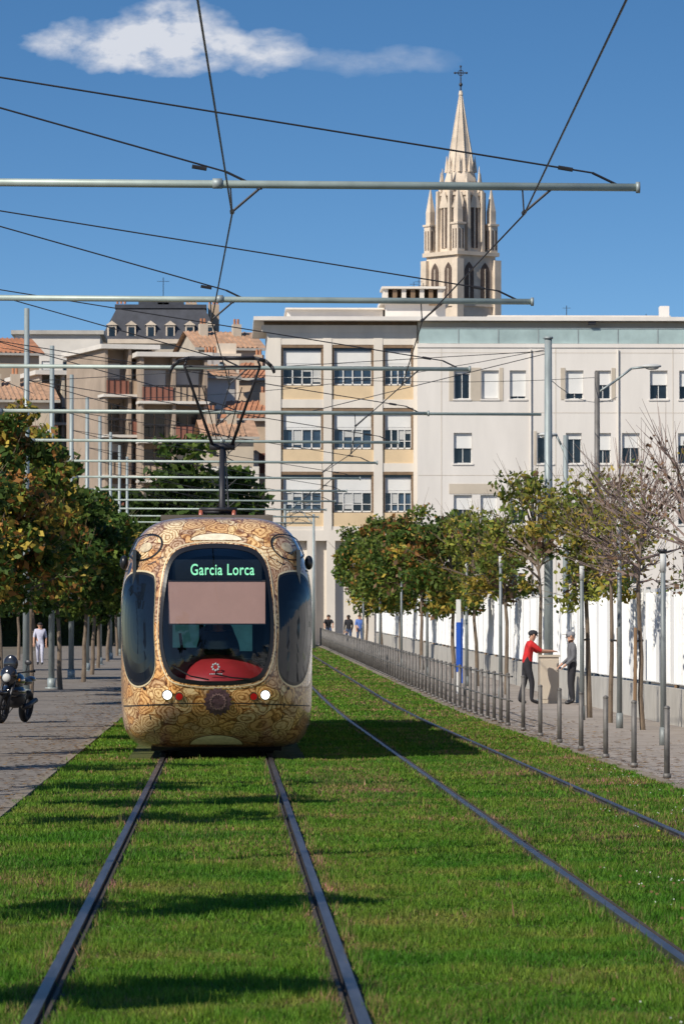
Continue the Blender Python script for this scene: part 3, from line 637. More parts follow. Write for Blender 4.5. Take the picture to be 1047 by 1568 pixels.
def strip(b,pts,w,off,mat):
    P=[]
    for i,(x,z) in enumerate(pts):
        a=pts[max(0,i-1)];c=pts[min(len(pts)-1,i+1)]; dx,dz=c[0]-a[0],c[1]-a[1]; l=math.hypot(dx,dz) or 1; nx,nz=-dz/l*w/2,dx/l*w/2
        P.append((pt(x+nx,z+nz,off),pt(x-nx,z-nz,off)))
    for a,c in zip(P[:-1],P[1:]): b.poly([a[0],c[0],c[1],a[1]],mat)
ns,nth=46,144; grid=[]
for i in range(ns+1):
    s=(i/ns)**.8; row=[]
    for k in range(nth):
        t=2*math.pi*k/nth; dx,dz=math.cos(t)*1.325,math.sin(t)*bb; lo,hi=0,1.6
        for _ in range(22):
            m=(lo+hi)/2
            if S(dx*m,zc+dz*m)<s: lo=m
            else: hi=m
        row.append((dx*lo,zc+dz*lo))
    grid.append(row)
V=[];Fc=[]
for i,row in enumerate(grid):
    for x,z in row:
        y=L_ if i==ns else YS(x,z); V.append((TX+x,TY+y,z))
for i in range(ns):
    for k in range(nth):
        k2=(k+1)%nth; cx=(grid[i][k][0]+grid[i+1][k2][0])/2; cz_=(grid[i][k][1]+grid[i+1][k2][1])/2
        if inside(cx,cz_,wsp): continue
        Fc.append((i*nth+k,i*nth+k2,(i+1)*nth+k2,(i+1)*nth+k))
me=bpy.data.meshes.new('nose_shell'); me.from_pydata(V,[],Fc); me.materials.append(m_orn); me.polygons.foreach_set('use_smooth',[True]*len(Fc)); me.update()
o=bpy.data.objects.new('nose_shell',me); sc.collection.objects.link(o); attach(o,tram)
out=grid[ns]; b=MB()
m_tglass=MT('tram_side_glass',(.006,.010,.018),.05,0,.2,spec=.4)
def section(y0,y1,nwin):
    ys=[y0]; wl=(y1-y0)/nwin
    for i in range(nwin): ys+=[y0+wl*i+.1,y0+wl*(i+1)-.1]
    ys+=[y1]; ys=sorted(set(ys))
    for j,(a,c) in enumerate(zip(ys[:-1],ys[1:])):
        for k in range(nth):
            p=out[k];q=out[(k+1)%nth]; zm=(p[1]+q[1])/2; win=(j%2==1) and 1.05<zm<2.55 and abs(p[0])>1
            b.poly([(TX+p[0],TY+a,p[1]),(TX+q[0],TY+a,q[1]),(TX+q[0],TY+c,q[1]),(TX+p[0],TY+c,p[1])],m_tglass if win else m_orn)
    b.poly([(TX+p[0],TY+y1,p[1]) for p in out],m_black)
section(L_,9.0,4); section(9.9,16.5,3); section(17.4,25.5,4)
for a,c in((9.0,9.9),(16.5,17.4)):
    for r in range(5):
        y=a+(c-a)*(r+.5)/5
        for k in range(nth):
            p=out[k];q=out[(k+1)%nth]; f=.93
            b.poly([(TX+p[0]*f,TY+a+(c-a)*r/5,zc+(p[1]-zc)*f),(TX+q[0]*f,TY+a+(c-a)*r/5,zc+(q[1]-zc)*f),(TX+q[0]*.97,TY+y,zc+(q[1]-zc)*.96),(TX+p[0]*.97,TY+y,zc+(p[1]-zc)*.96)],m_rub)
b.build('car_bodies',tram,True)
b=MB(); m_gold=MT('gold_trim',(.76,.62,.38),.28,.2,.12,coat=.5)
m_hl=MT('headlamp',(.95,.93,.88),.2,emit=2.2); m_tl=MT('tail_lamp',(.38,.01,.01),.15,emit=.15)
m_lobe=MT('corner_reflection',(.55,.45,.29),.2,0,.45,9,coat=1)  # roof-corner reflection painted as a pale patch inside a black ring
cenw=(0,1.98)
radial(b,wsp,.955,1.02,2,.012,m_black,cenw); radial(b,wsp,1.02,1.04,1,.010,m_orn,cenw); radial(b,wsp,1.04,1.058,1,.014,m_gold,cenw)
SW=[(188,905),(194,884),(208,875),(230,878),(237,892),(235,960),(237,1018),(229,1042),(211,1051),(196,1040),(188,1005),(185,950)]
for s in(1,-1):
    pl=smooth([(s*loc(p)[0],loc(p)[1]) for p in SW],5)
    pl=[(max(-1.30,min(1.30,x)),z) for x,z in pl]
    radial(b,pl,0,.95,6,.012,m_tglass); radial(b,pl,.95,1.0,1,.014,m_black); radial(b,pl,1.0,1.03,1,.010,m_gold)
    el=[]
    for t in range(40):
        a_=t*2*math.pi/40; u_=.25*math.cos(a_); v_=.165*math.sin(a_); x_=.965+u_*.93+v_*.15; z_=2.93-u_*.35+v_
        x_=min(x_,aw(z_)*.985*(1-max(0,abs((z_-zc)/bb))**4.2)**(1/4.2) if abs((z_-zc)/bb)<1 else x_)
        el.append((-s*x_,z_))
    radial(b,el,.90,1.0,1,.016,m_black); radial(b,el,.0,.35,2,.012,m_lobe)
    for cx,r,mm in((.665,.068,m_hl),(.505,.055,m_tl)):
        ci=[(s*cx+r*math.cos(t*2*math.pi/24),.90+r*math.sin(t*2*math.pi/24)+(.012 if mm is m_hl else -.01)) for t in range(24)]
        radial(b,ci,0,.88,3,.02,mm); radial(b,ci,.88,1.12,1,.022,m_chr)
    ci=[(s*.98+.022*math.cos(t*.5236),1.0+.022*math.sin(t*.5236)) for t in range(12)]; radial(b,ci,0,1,1,.012,m_black)
strip(b,[(x/20*1.27,.80-.05*(abs(x)/20)**2) for x in range(-20,21)],.014,.008,m_dark)
strip(b,[(-1.25,2.60),(-1.1,2.66),(-.9,2.70),(-.72,2.80)],.012,.008,m_dark); strip(b,[(1.25,2.60),(1.1,2.66),(.9,2.70),(.72,2.80)],.012,.008,m_dark)
strip(b,[(-.93,.8),(-.90,.6),(-.84,.4),(-.80,.22)],.012,.008,m_dark); strip(b,[(.93,.8),(.90,.6),(.84,.4),(.80,.22)],.012,.008,m_dark)
m_pur=MT('medallion_plum',(.10,.055,.065),.4,0,.5,18); m_mlv=MT('medallion_mauve',(.26,.16,.15),.4,0,.5,25)
star=[((.20 if k%2 else .165)*math.cos(k*math.pi/16)+.02,.82+(.20 if k%2 else .165)*math.sin(k*math.pi/16)) for k in range(32)]
radial(b,star,0,1,4,.014,m_pur,(.02,.82)); radial(b,star,.5,.62,1,.018,m_mlv,(.02,.82))
m_cr=MT('cream_scallop',(.80,.71,.52),.3,0,.2,14,coat=.5)
def lobe(cx,z,rx,rz):
    p=[(cx+rx*math.cos(t*math.pi/20),z+rz*math.sin(t*math.pi/20)) for t in range(0,21)]
    radial(b,p,0,1,4,.012,m_cr,(cx,z+rz*.3)); radial(b,p,1.0,1.07,1,.014,m_brown,(cx,z+rz*.3))
lobe(0,.22,.34,.13); lobe(0,3.03,.34,.09)
strip(b,[(-.1,1.12),(-.35,1.17),(-.62,1.32)],.02,.03,m_black); strip(b,[(.45,1.13),(.2,1.15),(-.02,1.2)],.02,.03,m_black)
for s in(-1,1): b.ell((TX+s*1.27,TY+.95,CAMZ+(969-860)/113),.06,.09,.10,m_black,10,8)
b.build('trim_lights_and_windows',tram,True)
b=MB(); radial(b,wsp,0,.97,8,.006,m_wsglass,cenw); b.build('windscreen',tram,True)
b=MB(); m_cab=MT('cab_interior',(.03,.04,.05),.8); m_sal=MT('sun_blind_salmon',(.74,.37,.30),.8,0,.05); m_dash=MT('dash_red',(.45,.028,.033),.4,0,.15)
def C(x0,x1,y0,y1,z0,z1,m): b.box(TX+x0,TX+x1,TY+y0,TY+y1,z0,z1,m)
C(-1.1,1.1,2.4,2.45,.9,3.0,m_cab); C(-1.15,-1.1,.75,2.4,.9,2.9,m_cab); C(1.1,1.15,.75,2.4,.9,2.9,m_cab); C(-1.1,1.1,.6,2.4,.85,.9,m_cab); C(-.95,.95,.95,2.4,2.9,2.95,m_cab)
m_teal=MT('saloon_window_glow',(.05,.16,.17),.3,0,.5,2,emit=.35)  # glowing panels stand in for daylight seen through the saloon windows
C(-.62,-.25,2.38,2.395,1.55,2.0,m_teal); C(.2,.5,2.38,2.395,1.5,2.0,m_teal); C(-.18,.1,2.38,2.395,1.6,2.0,m_teal)
C(-.655,.665,.34,.35,1.885,2.46,m_sal); C(-.66,.67,.33,.348,2.461,2.478,m_dark); C(-.66,.67,.33,.348,1.868,1.884,m_dark)
C(-.6,.62,.50,.62,2.485,2.76,m_black)
b.build('cab',tram); b=MB()
b.ell((TX,TY+1.15,.98),.86,.86,.48,m_dash,32,18); b.ell((TX,TY+1.4,1.3),.9,.4,.12,m_cab,20,8)
b.cyl((TX-.45,TY+.9,1.35),(TX-.5,TY+.8,1.75),.02,.02,6,m_dark); b.ell((TX+.02,TY+1.98,1.62),.25,.08,.36,m_cab,14,10)
b.build('dashboard_and_seat',tram,True)
tx=bpy.data.curves.new('destination_text','FONT'); tx.body='Garcia Lorca'; tx.size=.215; tx.align_x='CENTER'; tx.align_y='CENTER'; tx.extrude=.002; tx.offset=.002; tx.space_character=1.08
tx.materials.append(MT('led_green',(.35,.9,.5),.5,emit=.85,var=.02)); o=bpy.data.objects.new('destination_display',tx); o.location=(TX+.08,TY+.495,2.615); o.rotation_euler=(math.pi/2,0,0); o.scale=(.72,1.0,1); sc.collection.objects.link(o); attach(o,tram)
b=MB()
for k in range(8):
    t=k*math.pi/4; b.ell((TX-.01+.045*math.cos(t),TY+.36,1.29+.045*math.sin(t)),.016,.008,.016,m_frame,8,6)
for i in range(9):
    b.box(TX-.09+i*.02,TX-.09+i*.02+.012,TY+.306,TY+.311,1.185,1.205,m_frame)
b.build('operator_logo',tram,True)
figure('driver',(TX+.02,TY+1.75,.62),math.pi,1.75,dict(pelvis=(0,-.05,.36),waist=(0,-.05,.45),chest=(0,-.03,.57),neck=(0,-.02,.66),hb=(0,-.01,.70),hm=(0,0,.745),ht=(0,0,.79),sl=(-.105,-.03,.63),el=(-.15,.05,.50),wl=(-.1,.18,.46),sr=(.105,-.03,.63),er=(.15,.05,.5),wr=(.1,.18,.46),
 hl=(-.05,0,.34),kl=(-.07,.24,.35),al=(-.07,.26,.12),tl=(-.07,.35,.1),hr=(.05,0,.34),kr=(.07,.24,.35),ar=(.07,.26,.12),tr=(.07,.35,.1)),m_blk,m_blk,m_hair,parent=tram)
b=MB()
for yy in(3.2,5.0,12.2,14.0,20.5,22.3):
    for s in(-1,1):
        X=-.13+s*.743; b.cyl((X-.06,TY+yy,.335),(X+.06,TY+yy,.335),.29,.29,24,m_dark); b.cyl((X+s*.06,TY+yy,.335),(X+s*.1,TY+yy,.335),.1,.1,12,m_dark)
for yy in(4.1,13.1,21.4): b.box(TX-1.0,TX+1.0,TY+yy-1.3,TY+yy+1.3,.25,.6,m_black)
b.box(TX-.9,TX+.9,TY+1.2,TY+25,.13,.3,m_black)
b.build('bogies',tram,True)
b=MB(); m_roof=MT('roof_fairing',(.10,.085,.07),.7,0,.2)
b.box(TX-.8,TX+.8,TY+3.2,TY+6.2,3.3,3.44,m_roof); b.box(TX-.85,TX+.85,TY+10,TY+16,3.3,3.5,m_roof); b.box(TX-.85,TX+.85,TY+18,TY+24,3.3,3.55,m_roof)
b.box(TX-.6,TX+.6,TY+7.2,TY+8.9,3.3,3.45,m_dark)
b.build('roof_equipment',tram)
b=MB(); kx=TX+.07; m_ins=MT('insulator',(.35,.1,.06),.3)
for s in(-1,1):
    for yy in(7.3,8.8): b.cyl((TX+s*.25,TY+yy,3.43),(TX+s*.25,TY+yy,3.62),.045,.03,8,m_ins)
    b.cyl((TX+s*.25,TY+7.3,3.63),(TX+s*.25,TY+8.8,3.63),.03,.03,8,m_dark)
for yy in(7.3,8.8): b.cyl((TX-.25,TY+yy,3.63),(TX+.3,TY+yy,3.63),.03,.03,8,m_dark)
K=Vector((kx,TY+9.7,4.68)); b.cyl((kx,TY+8.6,3.63),K,.055,.045,10,m_dark); b.cyl((kx+.1,TY+8.3,3.63),K+Vector((.05,0,-.05)),.012,.012,6,m_dark)
b.cyl(K+Vector((-.2,0,0)),K+Vector((.2,0,0)),.055,.055,10,m_dark)
HY=TY+8.0; HZ=5.97
for s in(-1,1):
    A=K+Vector((s*.15,0,.02)); Bp=Vector((kx+s*.58,HY,HZ-.12)); b.cyl(A,Bp,.028,.02,8,m_dark)
    b.cyl(A+Vector((s*-.06,0,.1)),Vector((kx+s*.30,HY,HZ-.45)),.009,.009,5,m_dark)
    b.cyl(A.lerp(Bp,.42),Vector((kx-s*.05,K.y-.7,K.z+.55)),.008,.008,5,m_dark)
    for yy in(-.18,.18):
        b.path([(kx,HY+yy,HZ),(kx+s*.5,HY+yy,HZ),(kx+s*.66,HY+yy,HZ-.04),(kx+s*.76,HY+yy,HZ-.13),(kx+s*.80,HY+yy,HZ-.22)],.02,8,m_dark)
    b.cyl((kx+s*.55,HY-.2,HZ-.05),(kx+s*.55,HY+.2,HZ-.05),.015,.015,6,m_dark); b.cyl(Bp,(kx+s*.55,HY,HZ-.05),.018,.018,6,m_dark)
b.cyl((kx-.58,HY,HZ-.13),(kx+.58,HY,HZ-.13),.018,.018,6,m_dark)
b.build('pantograph',tram,True)

# ------------------------------------------------------------ buildings
def wall_open(b,x0,x1,z0,z1,y,ops,wall,depth=.22,glass=None,frame=None):
    glass=glass or m_glass; frame=frame or m_frame
    xs=sorted(set([x0,x1]+[v for o in ops for v in o[:2]])); zs=sorted(set([z0,z1]+[v for o in ops for v in o[2:4]]))
    for xa,xb in zip(xs[:-1],xs[1:]):
        for za,zb in zip(zs[:-1],zs[1:]):
            cx,cz_=(xa+xb)/2,(za+zb)/2
            if any(o[0]<cx<o[1] and o[2]<cz_<o[3] for o in ops): continue
            b.poly([(xa,y,za),(xb,y,za),(xb,y,zb),(xa,y,zb)],wall)
    for o in ops:
        a,c,d,f=o[:4]; bl=o[4] if len(o)>4 else 0; Y=y+depth
        b.poly([(a,y,d),(a,Y,d),(a,Y,f),(a,y,f)],wall); b.poly([(c,y,d),(c,y,f),(c,Y,f),(c,Y,d)],wall)
        b.poly([(a,y,d),(c,y,d),(c,Y,d),(a,Y,d)],wall); b.poly([(a,y,f),(a,Y,f),(c,Y,f),(c,y,f)],wall)
        b.poly([(a,Y,d),(c,Y,d),(c,Y,f),(a,Y,f)],glass)
        t=.05
        b.box(a+.003,a+t,Y-.05,Y-.003,d,f,frame); b.box(c-t,c-.003,Y-.05,Y-.003,d,f,frame); b.box(a+t,c-t,Y-.05,Y-.003,d+.003,d+t,frame); b.box(a+t,c-t,Y-.05,Y-.003,f-t,f-.003,frame)
        if c-a>.8: b.box((a+c)/2-.02,(a+c)/2+.02,Y-.055,Y-.004,d+t,f-t,frame)
        if bl>0: b.box(a+.01,c-.01,Y-.11,Y-.06,f-(f-d)*bl,f-.004,m_blind)
        b.box(a-.08,c+.08,y-.06,y-.004,d-.09,d-.003,wall)
B0=270.
g0=gz(270)-.2
off=empty('office_building',(14,270,g0))
def X_(p): return BX(p,B0)
def Z_(p): return BZ(p,B0)
b=MB(); w=MB()
xl,xm,xr=X_(409),X_(638.5),X_(1130)
b.box(xl+.02,xm,B0+.5,B0+16,g0,Z_(490),m_cream)
cols=[(409,430),(495,508),(572,586),(633,638.5)]
for a,c in cols: b.box(X_(a),X_(c),B0,B0+.497,Z_(812),Z_(508),m_cream)
bays=[(430,495),(508,572),(586,633)]
for bi,(a,c) in enumerate(bays):
    xa,xc=X_(a),X_(c)
    b.box(xa,xc,B0+.03,B0+.49,Z_(527),Z_(508),m_cream)
    for ri,top in enumerate((527,625,722)):
        zt=Z_(top)
        b.box(xa,xc,B0+.12,B0+.49,Z_(top+84),Z_(top+63),m_orange)
        b.box(xa-.001,xc+.001,B0+.06,B0+.488,Z_(top+97 if ri<2 else top+90),Z_(top+84),m_cream)
        b.box(xa+.001,xc-.001,B0+.05,B0+.49,zt-.18,zt-.002,m_brown)
        b.box(xa,xa+.12,B0+.1,B0+.49,Z_(top+63),zt-.18,m_brown); b.box(xc-.12,xc,B0+.1,B0+.49,Z_(top+63),zt-.18,m_brown)
        A,Cc=xa+.12,xc-.12; zb=Z_(top+62)
        w.poly([(A,B0+.42,zb),(Cc,B0+.42,zb),(Cc,B0+.42,zt-.18),(A,B0+.42,zt-.18)],m_glassb if (bi+ri)%3 else m_glass)
        zmid=Z_(top+30); b.box(A,Cc,B0+.32,B0+.41,zmid-.10,zmid+.05,m_frame)
        w.box(A+.02,Cc-.02,B0+.30,B0+.40,zmid+.05,zt-.35,m_blind)
        nm=4
        for k in range(nm+1):
            xx=A+(Cc-A)*k/nm; b.box(xx-.035,xx+.035,B0+.33,B0+.405,zb,zmid-.10,m_frame)
        b.box(A,Cc,B0+.33,B0+.405,zb,zb+.08,m_frame); b.box(A,Cc,B0+.35,B0+.404,zb+.45,zb+.49,m_frame)
        for k in range(nm):
            r=rnd.random()
            if r<.4: w.box(A+(Cc-A)*k/nm+.05,A+(Cc-A)*(k+1)/nm-.05,B0+.385,B0+.41,zmid-.12-rnd.uniform(.2,1.0),zmid-.12,m_blind2)
b.box(xl,xm,B0+.0,B0+.499,Z_(828),Z_(812),m_cream)
b.box(X_(388),X_(1130),B0-.9,B0+16.2,Z_(491),Z_(485),m_white)
b.box(X_(400),xm,B0-.02,B0+.499,Z_(508.2),Z_(497),m_cream); b.box(X_(404),xm,B0+.2,B0+.499,Z_(497),Z_(491.2),m_brown)  # brown strip paints in the shadow under the roof slab
for p in (409,470,500,560): b.box(X_(p),X_(p)+.5,B0,B0+.497,g0,Z_(828),m_cream)
b.build('west_wing',off); w.build('west_windows',off)
b=MB(); ops=[]
def op(a,c,t,u,bl): ops.append((X_(a),X_(c),Z_(u),Z_(t),bl))
for a,c,bl in((695,719,.12),(737,763,.97),(780,805,.9),(866,893,.8),(911,935,.5),(995,1022,.5),(1040,1066,.55),(1090,1112,.5)): op(a,c,567,611,bl)
for a,c,bl in((694,722,.5),(822,846,.15),(866,890,.2),(911,935,.55),(952,979,.48),(1038,1064,.4),(1090,1112,.6)): op(a,c,663,710,bl)
for a,c,bl in((694,722,.5),(735,761,.85),(780,805,.5),(822,846,.4),(866,890,.6),(911,935,.3),(952,979,.5),(1038,1064,.5)): op(a,c,758,803,bl)
for a,c,bl in((694,722,.4),(780,805,.6),(866,890,.3),(952,979,.5)): op(a,c,852,895,bl)
wall_open(b,xm+.002,xr,g0,Z_(527),B0-.6,ops,m_white,.28)
b.box(xm+.002,xm+.05,B0-.597,B0+.4,g0,Z_(532.5),m_white)
b.box(xm+.002,xr,B0-.66,B0+15,Z_(532),Z_(526),m_white)
b.box(xm+.05,xr,B0+.1,B0+15.5,Z_(526),Z_(491.2),m_cream)
b.build('east_wing_wall',off); b=MB()
for a,c,t,u in((687,694.3,563,614),(720,736,563,614),(764,770,563,614),(687,763,741,756.5),(1066,1072,563,614),(858,865,563,612),(936,942,563,612),(817,821,660,712)):
    b.box(X_(a),X_(c),B0-.625,B0-.603,Z_(u),Z_(t),m_beige)
for p in(675,850,1030): b.box(X_(p),X_(p)+.03,B0-.612,B0-.602,g0,Z_(533),m_beige)
for p in(540,632,728,823): b.box(xm+.05,xr,B0-.61,B0-.6015,Z_(p)-.015,Z_(p)+.01,m_beige)
for p in(812,946): b.cyl((X_(p),B0-.68,g0),(X_(p),B0-.68,Z_(535)),.05,.05,8,m_wallC)
xx=xm+.1
while xx<xr:
    b.box(xx,min(xr,xx+2.3),B0-.5,B0-.47,Z_(525.5),Z_(503),m_gbal); b.box(xx+2.3,xx+2.36,B0-.52,B0-.45,Z_(525.5),Z_(501),m_galv); xx+=2.36
b.box(xm+.1,xr,B0-.53,B0-.44,Z_(503),Z_(501.5),m_galv)
b.build('panels_and_balustrade',off); b=MB()
b.box(X_(441),X_(590),B0+4,B0+12,Z_(485),Z_(466),m_white); b.box(X_(438),X_(592),B0+3.6,B0+12.3,Z_(466),Z_(463.5),m_cream); b.box(X_(500),X_(565),B0+3.95,B0+4,Z_(483),Z_(478),m_brown)
b.box(X_(593),X_(686),B0+3,B0+8,Z_(485),Z_(458),m_white); b.box(X_(585),X_(692),B0+2.6,B0+8.3,Z_(458),Z_(452),m_white)
for p in(590,604,618,632,646,660,674): b.box(X_(p),X_(p+7),B0+3,B0+6,Z_(452),Z_(435),m_brown if p in(604,632,660) else m_cream)
b.box(X_(598),X_(680),B0+4,B0+5,Z_(452),Z_(436),m_brown)
b.box(X_(587),X_(686),B0+2.8,B0+6.2,Z_(435),Z_(431.5),m_cream); b.box(X_(660),X_(680),B0+2.4,B0+2.58,Z_(462),Z_(455),m_brown)
b.box(X_(757),X_(1100),B0+5,B0+13,Z_(485),Z_(476),m_white); b.box(X_(754),X_(1040),B0+4.6,B0+13,Z_(475.8),Z_(473),m_cream)
b.box(X_(670),X_(757),B0+5,B0+13,Z_(487),Z_(480),m_cream)
for p in(925,975): b.box(X_(p),X_(p+28),B0+4.95,B0+4.998,Z_(485),Z_(478),m_brown)
b.box(X_(1020),X_(1034),B0+3,B0+4,Z_(485),Z_(461),m_white)
for p,t in((452,470),(545,470),(640,418),(648,414),(655,420),(880,455),(1005,468),(665,425)):
    b.cyl((X_(p),B0+6,Z_(486)),(X_(p),B0+6,Z_(t)),.03,.02,5,m_dark); b.cyl((X_(p)-.25,B0+6,Z_(t+4)),(X_(p)+.25,B0+6,Z_(t+4)),.015,.015,4,m_dark)
b.box(X_(900),X_(912),B0-.8,B0-.6,Z_(497),Z_(492),m_dark)
b.build('roof_volumes',off)

def house(name,X,Y,w_,d,z1,rot,wall,roof,cols,rws,wh=(1.0,1.6),rise=1.8,z0=None,bl=True,sh=None,balc=False,slab=None):
    z0=gz(Y)-.3 if z0 is None else z0
    M_=Matrix.Translation((X,Y,0))@Matrix.Rotation(math.radians(rot),4,'Z'); e=empty(name,(X,Y,z0)); b=MB(M_)
    ops=[]; fh=(z1-z0-1)/rws
    for r in range(rws):
        for c in range(cols):
            cx=-w_/2+w_*(c+.5)/cols; zz=z0+.9+r*fh; ops.append((cx-wh[0]/2,cx+wh[0]/2,zz,zz+min(wh[1],fh-.7),rnd.choice([0,.3,.5,.9]) if bl else 0))
    wall_open(b,-w_/2,w_/2,z0,z1,0,ops,wall,.2,frame=(m_wallA if balc else None))
    b.poly([(w_/2,0,z0),(w_/2,d,z0),(w_/2,d,z1),(w_/2,0,z1)],wall); b.poly([(-w_/2,0,z0),(-w_/2,0,z1),(-w_/2,d,z1),(-w_/2,d,z0)],wall); b.poly([(-w_/2,d,z0),(-w_/2,d,z1),(w_/2,d,z1),(w_/2,d,z0)],wall)
    if sh:
        for o in ops:
            b.box(o[0]-.45,o[0]-.03,-.06,-.01,o[2],o[3],sh); b.box(o[1]+.03,o[1]+.45,-.06,-.01,o[2],o[3],sh)
    if balc:
        for r in range(rws):
            zz=z0+.75+r*fh; b.box(-w_/2-.15,w_/2+.15,-1.6,-.07,zz-.26,zz-.08,slab or m_wallC)
            for c in range(cols):
                if (r+c)%3!=2: b.box(-w_/2+w_*c/cols+.1,-w_/2+w_*(c+1)/cols-.1,-1.46,-1.42,zz-.08,zz+.85,(m_redbr,m_wallA,m_beige)[(c+r)%3])
            for k in range(int(w_/.4)): b.cyl((-w_/2+.2+k*.4,-1.5,zz-.1),(-w_/2+.2+k*.4,-1.5,zz+.9),.025,.025,4,m_dark,False)
            b.cyl((-w_/2+.1,-1.5,zz+.92),(w_/2-.1,-1.5,zz+.92),.035,.035,5,m_dark)
        for c in range(cols+1): b.box(-w_/2+(w_-.2)*c/cols,-w_/2+(w_-.2)*c/cols+.2,-1.35,-.01,z0,z1,wall)
    b.build('walls',e); b=MB(M_)
    if roof is m_conc: b.box(-w_/2-.3,w_/2+.3,-1.6 if balc else -.3,d+.3,z1+.002,z1+.3,slab or m_conc)
    else:
        o_=.35; a=(-w_/2-o_,-o_,z1-.02);c=(w_/2+o_,-o_,z1-.02);f=(w_/2+o_,d/2,z1+rise);h_=(-w_/2-o_,d/2,z1+rise);i=(-w_/2-o_,d+o_,z1);j=(w_/2+o_,d+o_,z1)
        b.poly([a,c,f,h_],roof); b.poly([h_,f,j,i],roof); b.poly([(w_/2,0,z1),(w_/2,d,z1),(w_/2,d/2,z1+rise-.1)],wall); b.poly([(-w_/2,0,z1),(-w_/2,d/2,z1+rise-.1),(-w_/2,d,z1)],wall)
        b.box(-w_/2-o_,w_/2+o_,-o_-.02,-o_+.12,z1-.2,z1-.03,m_conc)
        for k in range(int(w_/.35)): b.cyl((-w_/2+k*.35,-o_-.02,z1+.0),(-w_/2+k*.35,d/2,z1+rise+.01),.07,.07,4,roof,False)
        for k in range(2):
            cx=-w_/2+w_*rnd.uniform(.15,.85); b.box(cx-.3,cx+.3,d*.35,d*.35+.6,z1,z1+rise+.5,wall)
            for q in(-.2,.05): b.cyl((cx+q+.05,d*.35+.3,z1+rise+.5),(cx+q+.05,d*.35+.3,z1+rise+.9),.1,.09,7,m_tile)
    b.build('roof',e); return e
D=300
house('apartment_block',BX(262,D),D,4.4,9,BZ(548,D),9,m_wallD,m_conc,2,7,(1.5,1.9),balc=True,slab=m_wallC)
house('apartment_block',BX(190,D),D+1.5,3.4,9,BZ(534,D),16,m_wallD,m_conc,2,7,(1.1,1.9),balc=True,slab=m_wallC)
house('apartment_block',BX(108,316),316,5.0,9,BZ(576,316),14,m_wallB,m_conc,3,6,(1.2,1.7),balc=True,slab=m_wallC)
house('white_house',BX(88,345),345,6.4,10,BZ(512,345),0,m_wallC,m_conc,4,7,(.8,1.3))
house('tiled_house',BX(352,330),330,4.6,8,BZ(532,330),12,m_wallB,m_tile2,3,6,(.8,1.4),1.4,sh=m_brown)
house('tiled_house',BX(395,322),322,3.4,8,BZ(578,322),-12,m_wallA,m_tile,2,6,(.8,1.4),1.3,sh=m_wallC)
house('tiled_house',BX(325,306),306,3.2,7,BZ(575,306),20,m_wallC,m_tile2,2,5,(.8,1.3),1.2,sh=m_brown)
house('tiled_house',BX(388,298),298,3.6,7,BZ(640,298),-6,m_wallA,m_tile,3,4,(.8,1.3),1.3,sh=m_redbr)
house('tiled_house',BX(352,290),290,3.0,7,BZ(668,290),5,m_wallB,m_tile2,3,4,(.8,1.3),1.2,sh=m_wallC)
house('tiled_house',BX(8,330),330,5,8,BZ(540,330),15,m_wallA,m_tile,4,6,(.9,1.5),1.3,sh=m_brown)
house('tiled_house',BX(22,310),310,5.5,8,BZ(612,310),10,m_wallB,m_tile2,4,5,(.9,1.5),1.4,sh=m_redbr)
house('tiled_house',-24,310,10,9,17,5,m_wallA,m_tile,5,5,(.9,1.5),1.8,sh=m_brown)
house('tiled_house',-38,300,14,9,15,0,m_wallC,m_tile2,6,4,(.9,1.5),1.8,sh=m_redbr)
house('apartment_block',44,285,18,10,18,-5,m_wallC,m_conc,7,5,(1.2,1.6),balc=False)
house('tiled_house',66,300,18,10,15,-8,m_wallB,m_tile,7,4,(1.0,1.6),2,sh=m_brown)
D=318; e=empty('belfry',(BX(346,D),D,0)); b=MB(); x=BX(346,D)
b.box(x-.9,x+.9,D,D+1.8,gz(D),BZ(545,D),m_stone); b.box(x-1.05,x+1.05,D-.15,D+1.95,BZ(545,D),BZ(541,D),m_stone)
for k in(-.45,.45): b.box(x+k-.22,x+k+.22,D-.02,D-.003,BZ(640,D),BZ(560,D),m_opening)
b.box(x-.7,x+.7,D+.2,D+1.6,BZ(541,D),BZ(525,D),m_stone); b.build('tower',e)
D=365; x0,x1=BX(153,D),BX(338,D); e=empty('mansard_building',((x0+x1)/2,D,0)); b=MB()
zt=BZ(526,D); ops=[]
for r in range(5):
    for c in range(7):
        cx=x0+(x1-x0)*(c+.5)/7; ops.append((cx-.4,cx+.4,gz(D)+2+r*3.4,gz(D)+4+r*3.4,.4))
wall_open(b,x0,x1,gz(D),zt,D,ops,m_wallB,.2); b.poly([(x1,D,gz(D)),(x1,D+9,gz(D)),(x1,D+9,zt),(x1,D,zt)],m_wallB)
b.box(x0-.3,x1+.3,D-.4,D+9.3,zt,zt+.35,m_stone); b.build('walls',e); b=MB()
z2=BZ(464,D)-.3; i_=1.3; Bq=[(x0,D,zt+.35),(x1,D,zt+.35),(x1,D+9,zt+.35),(x0,D+9,zt+.35)]; Tq=[(x0+i_,D+i_,z2),(x1-i_,D+i_,z2),(x1-i_,D+9-i_,z2),(x0+i_,D+9-i_,z2)]
for k in range(4): b.poly([Bq[k],Bq[(k+1)%4],Tq[(k+1)%4],Tq[k]],m_slate)
b.box(x0+i_-.15,x1-i_+.15,D+i_-.15,D+9-i_+.15,z2,z2+.3,m_slate); b.box(x0+3,x1-3,D+3,D+6,z2+.3,z2+.75,m_slate)
